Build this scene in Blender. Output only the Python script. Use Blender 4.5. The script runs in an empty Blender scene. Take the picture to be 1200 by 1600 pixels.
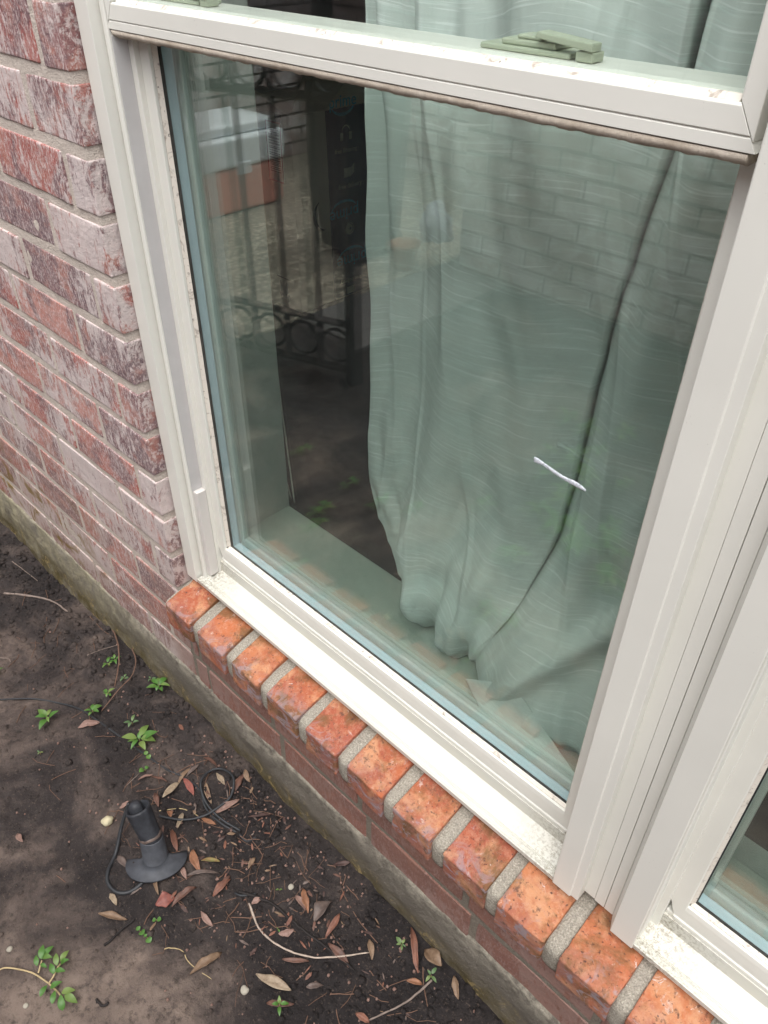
import bpy, bmesh, math, random
import numpy as np
from mathutils import Vector, Matrix
from math import radians as R, sin, cos, pi

# ------------------------------------------------------------------ camera, sky, sun, exposure
sc = bpy.context.scene
C = sc.collection
cam_d = bpy.data.cameras.new('camera'); cam = bpy.data.objects.new('camera', cam_d); C.objects.link(cam)
sc.camera = cam
cam_d.sensor_fit = 'VERTICAL'; cam_d.sensor_height = 24.0; cam_d.lens = 24.0 * 1227.0 / 1600.0
cam_d.clip_start = .01; cam_d.clip_end = 500
pt, yw, rl = .6667, .7734, .0103
F = Vector((-sin(yw)*cos(pt), cos(yw)*cos(pt), -sin(pt)))
Rt = Vector((cos(yw), sin(yw), 0)); Up = Rt.cross(F)
R2 = cos(rl)*Rt + sin(rl)*Up; U2 = -sin(rl)*Rt + cos(rl)*Up
m = Matrix.Identity(4)
for i in range(3):
    m[i][0], m[i][1], m[i][2] = R2[i], U2[i], -F[i]
m[0][3], m[1][3], m[2][3] = .8082, -.3910, .1352
cam.matrix_world = m

w = bpy.data.worlds.new('World'); sc.world = w; w.use_nodes = True
nt = w.node_tree; nt.nodes.clear()
SUN_EL, SUN_AZ = 66, 150
sky = nt.nodes.new('ShaderNodeTexSky'); sky.sky_type = 'NISHITA'; sky.sun_disc = False
sky.sun_elevation = R(SUN_EL); sky.sun_rotation = R(SUN_AZ); sky.dust_density = 4; sky.air_density = 1.0; sky.ozone_density = 1
hs = nt.nodes.new('ShaderNodeHueSaturation'); hs.inputs['Saturation'].default_value = .22
bg = nt.nodes.new('ShaderNodeBackground'); bg.inputs[1].default_value = .15
wo = nt.nodes.new('ShaderNodeOutputWorld')
nt.links.new(sky.outputs[0], hs.inputs['Color']); nt.links.new(hs.outputs[0], bg.inputs[0]); nt.links.new(bg.outputs[0], wo.inputs[0])
sun_d = bpy.data.lights.new('sun', 'SUN'); sun_d.energy = .7; sun_d.angle = R(50); sun_d.color = (1, .985, .955)
sun = bpy.data.objects.new('sun', sun_d); C.objects.link(sun)
# the sun stands over the yard, behind and to the right of the photographer
_az, _el = R(SUN_AZ), R(SUN_EL)
sd = Vector((sin(_az)*cos(_el), cos(_az)*cos(_el), sin(_el)))
sun.rotation_euler = sd.to_track_quat('Z', 'Y').to_euler()
sc.view_settings.view_transform = 'Standard'; sc.view_settings.look = 'None'
sc.view_settings.exposure = 1.04; sc.view_settings.gamma = 1
sc.view_settings.use_curve_mapping = False
sc.cycles.max_bounces = 10; sc.cycles.transparent_max_bounces = 16; sc.cycles.glossy_bounces = 4
random.seed(7); rng = np.random.default_rng(7)

# ------------------------------------------------------------------ helpers
def tag(o, label=None, cat=None, group=None, kind=None):
    if label: o['label'] = label
    if cat: o['category'] = cat
    if group: o['group'] = group
    if kind: o['kind'] = kind
    return o
def empty(name, loc=(0, 0, 0), label=None, cat=None, group=None):
    o = bpy.data.objects.new(name, None); C.objects.link(o); o.location = loc; o.empty_display_size = .05
    return tag(o, label, cat, group)
def link(name, me, mat, parent=None, loc=None, smooth=False):
    o = bpy.data.objects.new(name, me); C.objects.link(o)
    if mat and not me.materials: me.materials.append(mat)
    if parent is not None:
        o.parent = parent
        pw = Vector(parent.location)
        q = parent.parent
        while q is not None:
            pw += Vector(q.location); q = q.parent
        o.location = (Vector(loc) if loc is not None else Vector((0, 0, 0))) - pw
    elif loc is not None: o.location = loc
    if smooth:
        me.polygons.foreach_set('use_smooth', [True]*len(me.polygons))
    return o
def mesh(verts, faces, name='mesh'):
    me = bpy.data.meshes.new(name); me.from_pydata([tuple(v) for v in verts], [], faces); me.update(); return me
class MB:
    def __init__(s): s.v, s.f = [], []
    def add(s, v, f):
        b = len(s.v); s.v += [tuple(x) for x in v]; s.f += [tuple(i+b for i in q) for q in f]; return s
    def box(s, a, b):
        x0, y0, z0 = a; x1, y1, z1 = b
        return s.add([(x0,y0,z0),(x1,y0,z0),(x1,y1,z0),(x0,y1,z0),(x0,y0,z1),(x1,y0,z1),(x1,y1,z1),(x0,y1,z1)],
                     [(0,3,2,1),(4,5,6,7),(0,1,5,4),(1,2,6,5),(2,3,7,6),(3,0,4,7)])
    def loft(s, A, B):
        n = len(A)
        return s.add(list(A)+list(B), [tuple(range(n))[::-1], tuple(range(n, 2*n))] + [(i, (i+1) % n, n+(i+1) % n, n+i) for i in range(n)])
    def tube(s, pts, r, n=8, caps=True):
        pts = [Vector(p) for p in pts]; rr = r if isinstance(r, (list, tuple)) else [r]*len(pts)
        ref = Vector((.13, .27, .95)); rings = []
        for i, p in enumerate(pts):
            t = (pts[min(i+1, len(pts)-1)] - pts[max(i-1, 0)]).normalized()
            a = t.cross(ref if abs(t.dot(ref)) < .95 else Vector((1, 0, 0))).normalized(); b = t.cross(a)
            rings.append([p + (a*cos(2*pi*k/n) + b*sin(2*pi*k/n))*rr[i] for k in range(n)])
        v = [q for g_ in rings for q in g_]; f = []
        for i in range(len(pts)-1):
            for k in range(n): f.append((i*n+k, i*n+(k+1) % n, (i+1)*n+(k+1) % n, (i+1)*n+k))
        if caps: f += [tuple(range(n))[::-1], tuple(range(len(v)-n, len(v)))]
        return s.add(v, f)
    def build(s, name, mat, parent=None, smooth=False, loc=None):
        me = mesh(s.v, s.f, name)
        bm = bmesh.new(); bm.from_mesh(me); bmesh.ops.recalc_face_normals(bm, faces=bm.faces)
        bm.to_mesh(me); bm.free()
        o = link(name, me, mat, parent, loc, smooth)
        return o
def bevel(o, wd=.0006, seg=2):
    md = o.modifiers.new('bevel', 'BEVEL'); md.width = wd; md.segments = seg; md.limit_method = 'ANGLE'; md.angle_limit = R(35)
    return o
def smooth_path(P, n=6):
    P = [Vector(p) for p in P]; out = []
    for i in range(len(P)-1):
        a, b, c, d = P[max(i-1, 0)], P[i], P[i+1], P[min(i+2, len(P)-1)]
        for k in range(n):
            t = k/n
            out.append(.5*((2*b) + (c-a)*t + (2*a-5*b+4*c-d)*t*t + (3*b-a-3*c+d)*t**3))
    out.append(P[-1]); return out
_T = rng.random((64, 64, 64))
def vnoise(x, y, z):
    x, y, z = [np.asarray(q, float) for q in (x, y, z)]
    xi, yi, zi = [np.floor(q).astype(int) for q in (x, y, z)]
    fx, fy, fz = x-xi, y-yi, z-zi
    fx, fy, fz = [q*q*(3-2*q) for q in (fx, fy, fz)]
    def T(a, b, c): return _T[(xi+a) & 63, (yi+b) & 63, (zi+c) & 63]
    r = 0
    for a in (0, 1):
        for b in (0, 1):
            for c in (0, 1):
                r = r + T(a, b, c)*(fx if a else 1-fx)*(fy if b else 1-fy)*(fz if c else 1-fz)
    return r*2-1
def fbm(x, y, z, o=4, g=.5):
    s, a = 0, 1.
    for k in range(o):
        s = s + a*vnoise(x*2**k+k*7.3, y*2**k+k*3.1, z*2**k+k*5.7); a *= g
    return s

# ------------------------------------------------------------------ materials
class M:
    def __init__(s, name, rough=.6, spec=.5):
        s.m = bpy.data.materials.new(name); s.m.use_nodes = True; s.t = s.m.node_tree
        s.b = s.t.nodes['Principled BSDF']; s.b.inputs['Roughness'].default_value = rough
        s.b.inputs['Specular IOR Level'].default_value = spec
        s.co = None
    def n(s, ty, **kw):
        q = s.t.nodes.new(ty)
        for k, v in kw.items(): setattr(q, k, v)
        return q
    def l(s, a, b): s.t.links.new(a, b)
    def coord(s, kind='Object', rnd=True, scale=(1, 1, 1)):
        tc = s.n('ShaderNodeTexCoord') if kind != 'Pos' else s.n('ShaderNodeNewGeometry')
        src = tc.outputs['Position' if kind == 'Pos' else kind]
        mp = s.n('ShaderNodeMapping'); mp.inputs['Scale'].default_value = scale; s.l(src, mp.inputs[0])
        if rnd:
            oi = s.n('ShaderNodeObjectInfo'); mu = s.n('ShaderNodeMath', operation='MULTIPLY'); mu.inputs[1].default_value = 37.
            s.l(oi.outputs['Random'], mu.inputs[0]); s.l(mu.outputs[0], mp.inputs['Location'])
        return mp.outputs[0]
    def noise(s, co, scale, detail=5, rough=.55, dist=0):
        q = s.n('ShaderNodeTexNoise'); q.inputs['Scale'].default_value = scale; q.inputs['Detail'].default_value = detail
        q.inputs['Roughness'].default_value = rough; q.inputs['Distortion'].default_value = dist
        s.l(co, q.inputs['Vector']); return q.outputs['Fac']
    def ramp(s, f, stops, interp='LINEAR'):
        q = s.n('ShaderNodeValToRGB'); q.color_ramp.interpolation = interp; e = q.color_ramp.elements
        while len(e) < len(stops): e.new(.5)
        for i, (p, c) in enumerate(stops):
            e[i].position = p; e[i].color = (c[0], c[1], c[2], 1) if not isinstance(c, (int, float)) else (c, c, c, 1)
        s.l(f, q.inputs[0]); return q.outputs[0]
    def mix(s, f, a, b, mode='MIX'):
        q = s.n('ShaderNodeMix', data_type='RGBA', blend_type=mode)
        for i, v in ((0, f), (6, a), (7, b)):
            if isinstance(v, (int, float)): q.inputs[i].default_value = v
            elif isinstance(v, tuple): q.inputs[i].default_value = (*v, 1)
            else: s.l(v, q.inputs[i])
        return q.outputs[2]
    def math(s, op, a, b=None, clamp=False):
        q = s.n('ShaderNodeMath', operation=op, use_clamp=clamp)
        for i, v in ((0, a), (1, b)):
            if v is None: continue
            if isinstance(v, (int, float)): q.inputs[i].default_value = v
            else: s.l(v, q.inputs[i])
        return q.outputs[0]
    def axis(s, kind, ax):
        g_ = s.n('ShaderNodeNewGeometry') if kind == 'Pos' else s.n('ShaderNodeTexCoord')
        sp = s.n('ShaderNodeSeparateXYZ'); s.l(g_.outputs['Position' if kind == 'Pos' else kind], sp.inputs[0]); return sp.outputs[ax]
    def rand(s): return s.n('ShaderNodeObjectInfo').outputs['Random']
    def col(s, c):
        if isinstance(c, tuple): s.b.inputs['Base Color'].default_value = (*c, 1)
        else: s.l(c, s.b.inputs['Base Color'])
        return s
    def bump(s, h, st=.5, d=.001):
        q = s.n('ShaderNodeBump'); q.inputs['Strength'].default_value = st; q.inputs['Distance'].default_value = d
        s.l(h, q.inputs['Height'])
        s.l(q.outputs[0], s.b.inputs['Normal']); return s
def simple(name, c, rough=.6, spec=.5, var=.12, scale=60, bump=0, bd=.0005):
    k = M(name, rough, spec); co = k.coord('Object')
    n1 = k.noise(co, scale, 5)
    k.col(k.mix(n1, tuple(min(1, q*(1-var*1.6)) for q in c), tuple(min(1, q*(1+var*1.6)) for q in c)))
    if bump: k.bump(n1, bump, bd)
    return k.m

# painted aluminium of the window frames
def mat_frame(name, c, dirt=.0, streak=.0):
    k = M(name, .38, .45); co = k.coord('Pos', False)
    big = k.noise(co, 9, 4)
    base = k.mix(k.ramp(big, [(.3, 0.), (.75, 1.)]), c, tuple(q*.93 for q in c))
    # dirt specks and grime film
    sp = k.ramp(k.noise(co, 700, 2, .6), [(.70, 0.), (.76, 1.)])
    area = k.ramp(k.noise(co, 14, 4), [(.48, 0.), (.72, 1.)])
    base = k.mix(k.math('MULTIPLY', k.math('MULTIPLY', sp, area), .55+dirt), base, (.12, .10, .085))
    x_ = k.axis('Pos', 0); z_ = k.axis('Pos', 2)
    gr = k.math('MULTIPLY', k.math('SUBTRACT', 1., k.math('DIVIDE', k.math('ABSOLUTE', k.math('SUBTRACT', x_, .0300)), .0022), True), k.math('SUBTRACT', 1., k.math('DIVIDE', k.math('ABSOLUTE', k.math('ADD', z_, .01)), .09), True))
    gn = k.ramp(k.noise(co, 230, 6, .8), [(.53, 0.), (.58, 1.)])
    base = k.mix(k.math('MULTIPLY', gr, k.math('MULTIPLY', gn, 1.6), True), base, (.07, .06, .05))
    if dirt:
        d2 = k.ramp(k.noise(co, 60, 6, .7, .8), [(.60, 0.), (.74, 1.)])
        base = k.mix(k.math('MULTIPLY', d2, dirt), base, (.22, .17, .11))
    if streak:
        co2 = k.coord('Pos', False, (22, 22, 22))
        d3 = k.ramp(k.noise(co2, 6, 7, .75, .6), [(.5, 0.), (.62, 1.)])
        base = k.mix(k.math('MULTIPLY', d3, streak), base, (.42, .30, .25))
    k.col(base)
    rr = k.ramp(k.noise(co, 40, 3), [(.3, .30), (.7, .5)]); k.l(rr, k.b.inputs['Roughness'])
    k.bump(k.noise(co, 160, 4), .12, .0004)
    return k.m
FR = (.755, .745, .685)
m_frame = mat_frame('painted_aluminium', FR)
m_sill = None
def mat_sill():
    k = M('weathered_sill_paint', .42, .45); co = k.coord('Pos', False)
    y = k.axis('Pos', 1); x = k.axis('Pos', 0)
    base = k.mix(k.noise(co, 8, 4), (.62, .61, .555), (.56, .555, .505))
    film = k.ramp(k.noise(co, 22, 6, .65), [(.35, 0.), (.8, 1.)])
    base = k.mix(k.math('MULTIPLY', film, .25), base, (.62, .56, .42))
    # grime near the two ends of each sill
    def near(x0, wd):
        return k.math('SUBTRACT', 1., k.math('DIVIDE', k.math('ABSOLUTE', k.math('SUBTRACT', x, x0)), wd), True)
    g_ = k.math('MAXIMUM', k.math('MAXIMUM', near(.045, .06), near(.655, .07)), near(.76, .07))
    gn = k.ramp(k.noise(co, 260, 8, .8, .2), [(.47, 0.), (.58, 1.)])
    base = k.mix(k.math('MULTIPLY', k.math('MULTIPLY', g_, gn), .75, True), base, (.17, .14, .085))
    sp = k.ramp(k.noise(co, 900, 2, .6), [(.66, 0.), (.72, 1.)])
    yf = k.math('SUBTRACT', 1., k.math('DIVIDE', k.math('ABSOLUTE', k.math('SUBTRACT', y, .028)), .014), True)
    base = k.mix(k.math('MULTIPLY', k.math('MULTIPLY', sp, yf), .75), base, (.2, .17, .13))
    k.col(base); k.bump(k.noise(co, 120, 4), .1, .0004); return k.m
m_sill = mat_sill()
def mat_bead():
    k = M('stained_glazing_bead', .6, .3); co = k.coord('Pos', False, (1, 1, 1))
    base = k.mix(k.noise(co, 30, 5), (.76, .72, .64), (.64, .58, .51))
    st = k.ramp(k.noise(co, 85, 7, .75, 1.2), [(.54, 0.), (.64, 1.)])
    base = k.mix(k.math('MULTIPLY', st, .75), base, (.27, .22, .18))
    s2 = k.ramp(k.noise(co, 240, 4, .7), [(.64, 0.), (.70, 1.)])
    k.col(k.mix(k.math('MULTIPLY', s2, .9), base, (.05, .04, .035))); k.bump(st, .3, .0004); return k.m
m_bead = mat_bead()
m_spacer = simple('bluish_glass_spacer', (.36, .47, .52), .25, .7, .05, 20)
m_gasket = simple('black_gasket', (.02, .025, .028), .5, .4)
def mat_pile():
    k = M('tan_brush_pile', .95, .1); co = k.coord('Pos', False, (1, 1, .25))
    n1 = k.noise(co, 900, 4, .7); n2 = k.noise(k.coord('Pos', False), 50, 5)
    b = k.mix(k.ramp(n2, [(.35, 0.), (.7, 1.)]), (.70, .63, .54), (.46, .39, .31))
    k.col(k.mix(k.math('MULTIPLY', n1, .5), b, (.2, .15, .11))); k.bump(n1, .9, .001); return k.m
m_pile = mat_pile()

def mat_wallbrick():
    k = M('weathered_wall_brick', .9, .2); co = k.coord('Object'); wp = k.coord('Pos', False); rd = k.rand()
    base = k.ramp(rd, [(0, (.36, .085, .065)), (.15, (.43, .15, .12)), (.30, (.17, .085, .095)), (.44, (.35, .10, .075)), (.58, (.50, .22, .18)), (.72, (.24, .10, .10)), (.86, (.15, .09, .10)), (1, (.40, .12, .085))], 'CONSTANT')
    n1 = k.noise(co, 15, 6, .62, .7)
    base = k.mix(k.ramp(n1, [(.47, 0.), (.56, .85)]), base, (.135, .085, .10))
    n1b = k.noise(co, 21, 5, .6, .5)
    base = k.mix(k.ramp(n1b, [(.52, 0.), (.62, .7)]), base, (.44, .18, .135))
    sp = k.noise(co, 190, 5, .72)
    base = k.mix(k.ramp(sp, [(.50, 0.), (.60, .45)]), base, (.50, .34, .31))
    # white lime wash left by efflorescence: scabs dragged downhill
    rt_ = k.n('ShaderNodeMapping'); rt_.inputs['Rotation'].default_value = (0, R(-28), 0); rt_.inputs['Scale'].default_value = (2.3, 1, .75); k.l(wp, rt_.inputs[0])
    lw = k.noise(rt_.outputs[0], 44, 10, .78, .7)
    area = k.noise(wp, 6.5, 5, .6, .5)
    per = k.math('MULTIPLY', k.math('FRACT', k.math('MULTIPLY', rd, 17.3)), .15)
    amt = k.math('ADD', k.math('ADD', k.math('MULTIPLY', area, .62), per), k.math('MULTIPLY', lw, .85))
    wcol = k.mix(k.noise(wp, 60, 4), (.74, .68, .64), (.50, .42, .42))
    base = k.mix(k.ramp(amt, [(.80, 0.), (.86, .92)]), base, wcol)
    fine = k.noise(rt_.outputs[0], 150, 6, .8, .4)
    base = k.mix(k.ramp(fine, [(.52, 0.), (.57, .75)]), base, (.68, .58, .56))
    hz = k.ramp(k.noise(wp, 38, 7, .7, .5), [(.40, .05), (.70, .34)])
    base = k.mix(hz, base, (.54, .43, .41))
    z = k.axis('Pos', 2); low = k.math('DIVIDE', k.math('SUBTRACT', -.52, z), .3, True)
    tn = k.ramp(k.noise(wp, 12, 5, .6), [(.35, .15), (.65, .6)])
    base = k.mix(k.math('MULTIPLY', low, tn), base, (.30, .19, .145))
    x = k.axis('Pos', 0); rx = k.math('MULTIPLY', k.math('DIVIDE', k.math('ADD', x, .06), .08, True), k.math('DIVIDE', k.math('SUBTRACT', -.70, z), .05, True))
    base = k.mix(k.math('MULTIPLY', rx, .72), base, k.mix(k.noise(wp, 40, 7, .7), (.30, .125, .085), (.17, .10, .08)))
    lx = k.math('DIVIDE', k.math('SUBTRACT', -.22, x), .15, True)
    z2 = k.math('DIVIDE', k.math('SUBTRACT', -.66, z), .12, True)
    al = k.ramp(k.noise(wp, 15, 5, .65, .8), [(.50, 0.), (.60, .85)])
    base = k.mix(k.math('MULTIPLY', k.math('MULTIPLY', lx, z2), al), base, (.20, .13, .03))
    pit = k.ramp(k.noise(co, 420, 3, .6), [(.65, 0.), (.71, .75)])
    base = k.mix(pit, base, (.07, .05, .05))
    k.col(base)
    h = k.math('ADD', k.math('MULTIPLY', k.noise(co, 90, 7, .68), 1.), k.math('MULTIPLY', sp, .5))
    k.bump(k.math('SUBTRACT', h, k.math('MULTIPLY', pit, .3)), .85, .0026); return k.m
m_brick = mat_wallbrick()
def mat_sillbrick():
    k = M('orange_sill_brick', .85, .25); co = k.coord('Object'); rd = k.rand()
    base = k.ramp(rd, [(0, (.46, .15, .065)), (.25, (.36, .10, .05)), (.5, (.50, .20, .09)), (.75, (.42, .125, .058)), (1, (.34, .095, .055))])
    base = k.mix(k.ramp(k.noise(co, 18, 7, .65, .6), [(.42, 0.), (.62, .7)]), base, (.30, .085, .055))
    base = k.mix(k.ramp(k.noise(co, 30, 6, .65, .4), [(.50, 0.), (.62, .75)]), base, (.54, .28, .15))
    base = k.mix(k.ramp(k.noise(co, 150, 5, .75), [(.48, 0.), (.64, .35)]), base, (.55, .33, .22))
    gz_ = k.axis('Object', 2); fr_ = k.math('DIVIDE', k.math('SUBTRACT', .018, gz_), .012, True)
    base = k.mix(k.math('MULTIPLY', fr_, k.ramp(k.noise(co, 26, 6, .7, .8), [(.40, 0.), (.60, .7)])), base, (.27, .15, .14))
    # grey scuffed scabs and brown algae
    base = k.mix(k.ramp(k.noise(co, 24, 8, .7, 1.0), [(.62, 0.), (.66, .75)]), base, (.33, .26, .26))
    base = k.mix(k.ramp(k.noise(k.coord('Pos', False), 16, 7, .7, .4), [(.48, 0.), (.60, .8)]), base, (.15, .085, .035))
    base = k.mix(k.ramp(k.noise(co, 60, 7, .78), [(.57, 0.), (.64, .85)]), base, (.13, .07, .05))
    base = k.mix(k.ramp(k.noise(co, 75, 7, .75, .6), [(.655, 0.), (.68, .85)]), base, (.62, .57, .54))
    base = k.mix(k.ramp(k.noise(k.coord('Pos', False), 48, 9, .8, .6), [(.60, 0.), (.66, .6)]), base, (.58, .50, .45))
    pit = k.ramp(k.noise(co, 230, 5, .7), [(.60, 0.), (.66, .9)]); base = k.mix(pit, base, (.09, .05, .045))
    gl_ = k.ramp(k.noise(k.coord('Object', True, (1, 1, 1.6)), 34, 7, .7, 1.2), [(.53, 0.), (.58, .85)])
    base = k.mix(k.math('MULTIPLY', fr_, gl_), base, (.30, .25, .27))
    k.col(base)
    h = k.math('SUBTRACT', k.noise(co, 110, 7, .7), k.math('MULTIPLY', pit, .35)); k.bump(h, .7, .0022); return k.m
m_sbrick = mat_sillbrick()
def mat_mortar(name, a, b, gr=.6):
    k = M(name, .95, .15); wp = k.coord('Pos', False)
    base = k.mix(k.noise(wp, 25, 6, .65), a, b)
    g_ = k.noise(wp, 520, 4, .8)
    base = k.mix(k.ramp(g_, [(.40, gr), (.52, 0.)]), base, tuple(q*.42 for q in a))
    base = k.mix(k.ramp(g_, [(.58, 0.), (.66, gr)]), base, tuple(min(1, q*1.5) for q in a))
    z = k.axis('Pos', 2); low = k.math('DIVIDE', k.math('SUBTRACT', -.7, z), .25, True)
    base = k.mix(k.math('MULTIPLY', low, .45), base, (.24, .18, .13))
    k.col(base); k.bump(k.math('ADD', g_, k.math('MULTIPLY', k.noise(wp, 130, 5, .6), 2.)), .7, .0025); return k.m
m_mortar = mat_mortar('wall_mortar', (.72, .63, .555), (.58, .51, .45), .3)
m_smortar = mat_mortar('sill_mortar', (.50, .46, .39), (.30, .27, .22), .8)
m_dmortar = mat_mortar('dirty_mortar', (.33, .30, .25), (.20, .18, .15), .5)
def mat_footing():
    k = M('stained_concrete', .93, .2); wp = k.coord('Pos', False); z = k.axis('Pos', 2); x = k.axis('Pos', 0)
    base = k.mix(k.noise(wp, 14, 7, .7), (.22, .195, .16), (.095, .083, .07))
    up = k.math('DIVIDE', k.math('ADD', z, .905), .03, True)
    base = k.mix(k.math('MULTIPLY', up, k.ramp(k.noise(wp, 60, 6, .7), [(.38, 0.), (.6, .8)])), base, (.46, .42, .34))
    left = k.math('DIVIDE', k.math('SUBTRACT', -.05, x), .3, True)
    base = k.mix(k.math('MULTIPLY', left, k.ramp(k.noise(wp, 20, 6, .7), [(.35, 0.), (.65, .7)])), base, (.44, .40, .26))
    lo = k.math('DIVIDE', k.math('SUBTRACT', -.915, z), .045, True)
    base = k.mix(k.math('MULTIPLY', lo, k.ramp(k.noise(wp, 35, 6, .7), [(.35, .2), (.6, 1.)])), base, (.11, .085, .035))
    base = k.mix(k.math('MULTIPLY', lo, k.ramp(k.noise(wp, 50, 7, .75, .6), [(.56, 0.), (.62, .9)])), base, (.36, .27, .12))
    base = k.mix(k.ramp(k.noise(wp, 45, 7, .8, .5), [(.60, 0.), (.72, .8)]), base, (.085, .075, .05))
    g_ = k.noise(wp, 420, 4, .8)
    base = k.mix(k.ramp(g_, [(.62, 0.), (.70, .6)]), base, (.55, .5, .42))
    k.col(base); k.bump(k.math('ADD', g_, k.math('MULTIPLY', k.noise(wp, 80, 7, .7), 2.5)), .8, .003); return k.m
m_foot = mat_footing()
def mat_soil():
    k = M('damp_bare_soil', .85, .35); wp = k.coord('Pos', False)
    n = k.noise(wp, 5.5, 8, .62, .5)
    x = k.axis('Pos', 0); y = k.axis('Pos', 1)
    # drier trodden soil further from the wall
    dry = k.math('DIVIDE', k.math('SUBTRACT', -.10, k.math('ADD', y, k.math('MULTIPLY', x, .12))), .34, True)
    dry = k.math('MULTIPLY', dry, k.math('SUBTRACT', 1., k.math('MULTIPLY', k.math('DIVIDE', k.math('SUBTRACT', -.42, y), .2, True), .75)))
    s_ = k.math('ADD', n, k.math('SUBTRACT', k.math('MULTIPLY', dry, .17), .05))
    base = k.ramp(s_, [(.38, (.017, .0135, .0135)), (.49, (.038, .030, .028)), (.58, (.10, .076, .065)), (.70, (.22, .168, .138))])
    f1 = k.noise(wp, 75, 8, .75)
    base = k.mix(k.ramp(f1, [(.34, .75), (.50, 0.)]), base, (.018, .014, .013))
    f2 = k.noise(wp, 240, 5, .75)
    base = k.mix(k.ramp(f2, [(.56, 0.), (.70, .5)]), base, (.20, .145, .115))
    base = k.mix(k.ramp(k.noise(wp, 620, 3, .6), [(.72, 0.), (.75, .8)]), base, (.42, .33, .26))
    k.col(base)
    k.l(k.ramp(k.noise(wp, 30, 5), [(.3, .6), (.7, .95)]), k.b.inputs['Roughness'])
    k.bump(k.math('ADD', k.math('MULTIPLY', f1, 1.6), k.math('MULTIPLY', f2, .6)), .8, .004); return k.m
m_soil = mat_soil()

def mat_glass(tint, f0=.032, name='clear_window_glass'):
    k = M(name); t = k.t; t.nodes.remove(k.b)
    g_ = k.n('ShaderNodeNewGeometry'); d = k.n('ShaderNodeVectorMath', operation='DOT_PRODUCT')
    k.l(g_.outputs['Normal'], d.inputs[0]); k.l(g_.outputs['Incoming'], d.inputs[1])
    c = k.math('ABSOLUTE', d.outputs['Value']); om = k.math('SUBTRACT', 1., c, True)
    f = k.math('ADD', f0, k.math('MULTIPLY', 1-f0, k.math('POWER', om, 5.)))
    tr = k.n('ShaderNodeBsdfTransparent'); tr.inputs[0].default_value = (*tint, 1)
    gl = k.n('ShaderNodeBsdfGlossy'); gl.inputs['Roughness'].default_value = .0; gl.inputs[0].default_value = (1, 1, 1, 1)
    mx = k.n('ShaderNodeMixShader'); k.l(f, mx.inputs[0]); k.l(tr.outputs[0], mx.inputs[1]); k.l(gl.outputs[0], mx.inputs[2])
    # a thin film of dust on the pane
    df = k.n('ShaderNodeBsdfDiffuse'); df.inputs[0].default_value = (.55, .55, .55, 1)
    wp = k.coord('Pos', False)
    du = k.math('MULTIPLY', k.ramp(k.noise(wp, 11, 7, .7, 1.), [(.35, .15), (.75, 1.)]), .014)
    du = k.math('ADD', du, k.math('MULTIPLY', k.ramp(k.noise(wp, 650, 2, .5), [(.75, 0.), (.8, 1.)]), .05))
    m2 = k.n('ShaderNodeMixShader'); k.l(du, m2.inputs[0]); k.l(mx.outputs[0], m2.inputs[1]); k.l(df.outputs[0], m2.inputs[2])
    o = t.nodes['Material Output']; k.l(m2.outputs[0], o.inputs[0]); return k.m
m_glass = mat_glass((.955, .985, .972))
m_glass2 = mat_glass((.955, .985, .972), .150, 'coated_window_glass')

def mat_curtain():
    k = M('sage_slub_linen', .55, .45)
    co = k.coord('UV', False, (9, 430, 1)); tc = k.coord('UV', False, (1, 1, 1))
    sl = k.noise(co, 1.0, 3, .6, .3)
    co3 = k.coord('UV', False, (11, 560, 1)); s3 = k.noise(co3, 1., 2, .6)
    fine = k.noise(k.coord('UV', False, (900, 900, 1)), 1, 2)
    base = k.mix(k.noise(tc, 5, 4), (.69, .745, .705), (.77, .815, .78))
    base = k.mix(k.ramp(sl, [(.54, 0.), (.63, .6)]), base, (.84, .92, .88))
    base = k.mix(k.ramp(s3, [(.59, 0.), (.65, .9)]), base, (.95, .98, .96))
    base = k.mix(k.math('MULTIPLY', fine, .18), base, (.30, .40, .35))
    k.col(base)
    k.bump(k.math('ADD', k.math('MULTIPLY', sl, 1.), k.math('MULTIPLY', fine, .5)), .35, .0006)
    tl = k.n('ShaderNodeBsdfTranslucent'); k.l(base, tl.inputs[0]); mx = k.n('ShaderNodeMixShader'); mx.inputs[0].default_value = .18
    o = k.t.nodes['Material Output']; k.l(k.b.outputs[0], mx.inputs[1]); k.l(tl.outputs[0], mx.inputs[2]); k.l(mx.outputs[0], o.inputs[0]); return k.m
m_curtain = mat_curtain()
def mat_leaf(name, a, b, dry=True):
    k = M(name, .55 if dry else .42, .4); co = k.coord('Object')
    c_ = k.mix(k.ramp(k.noise(co, 120, 5, .65), [(.35, 0.), (.65, 1.)]), a, b)
    c_ = k.mix(k.ramp(k.noise(co, 320, 4, .7), [(.60, 0.), (.70, .7 if dry else .2)]), c_, (.05, .03, .02))
    k.col(c_); k.bump(k.noise(co, 500, 3), .5, .0006); return k.m
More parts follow.
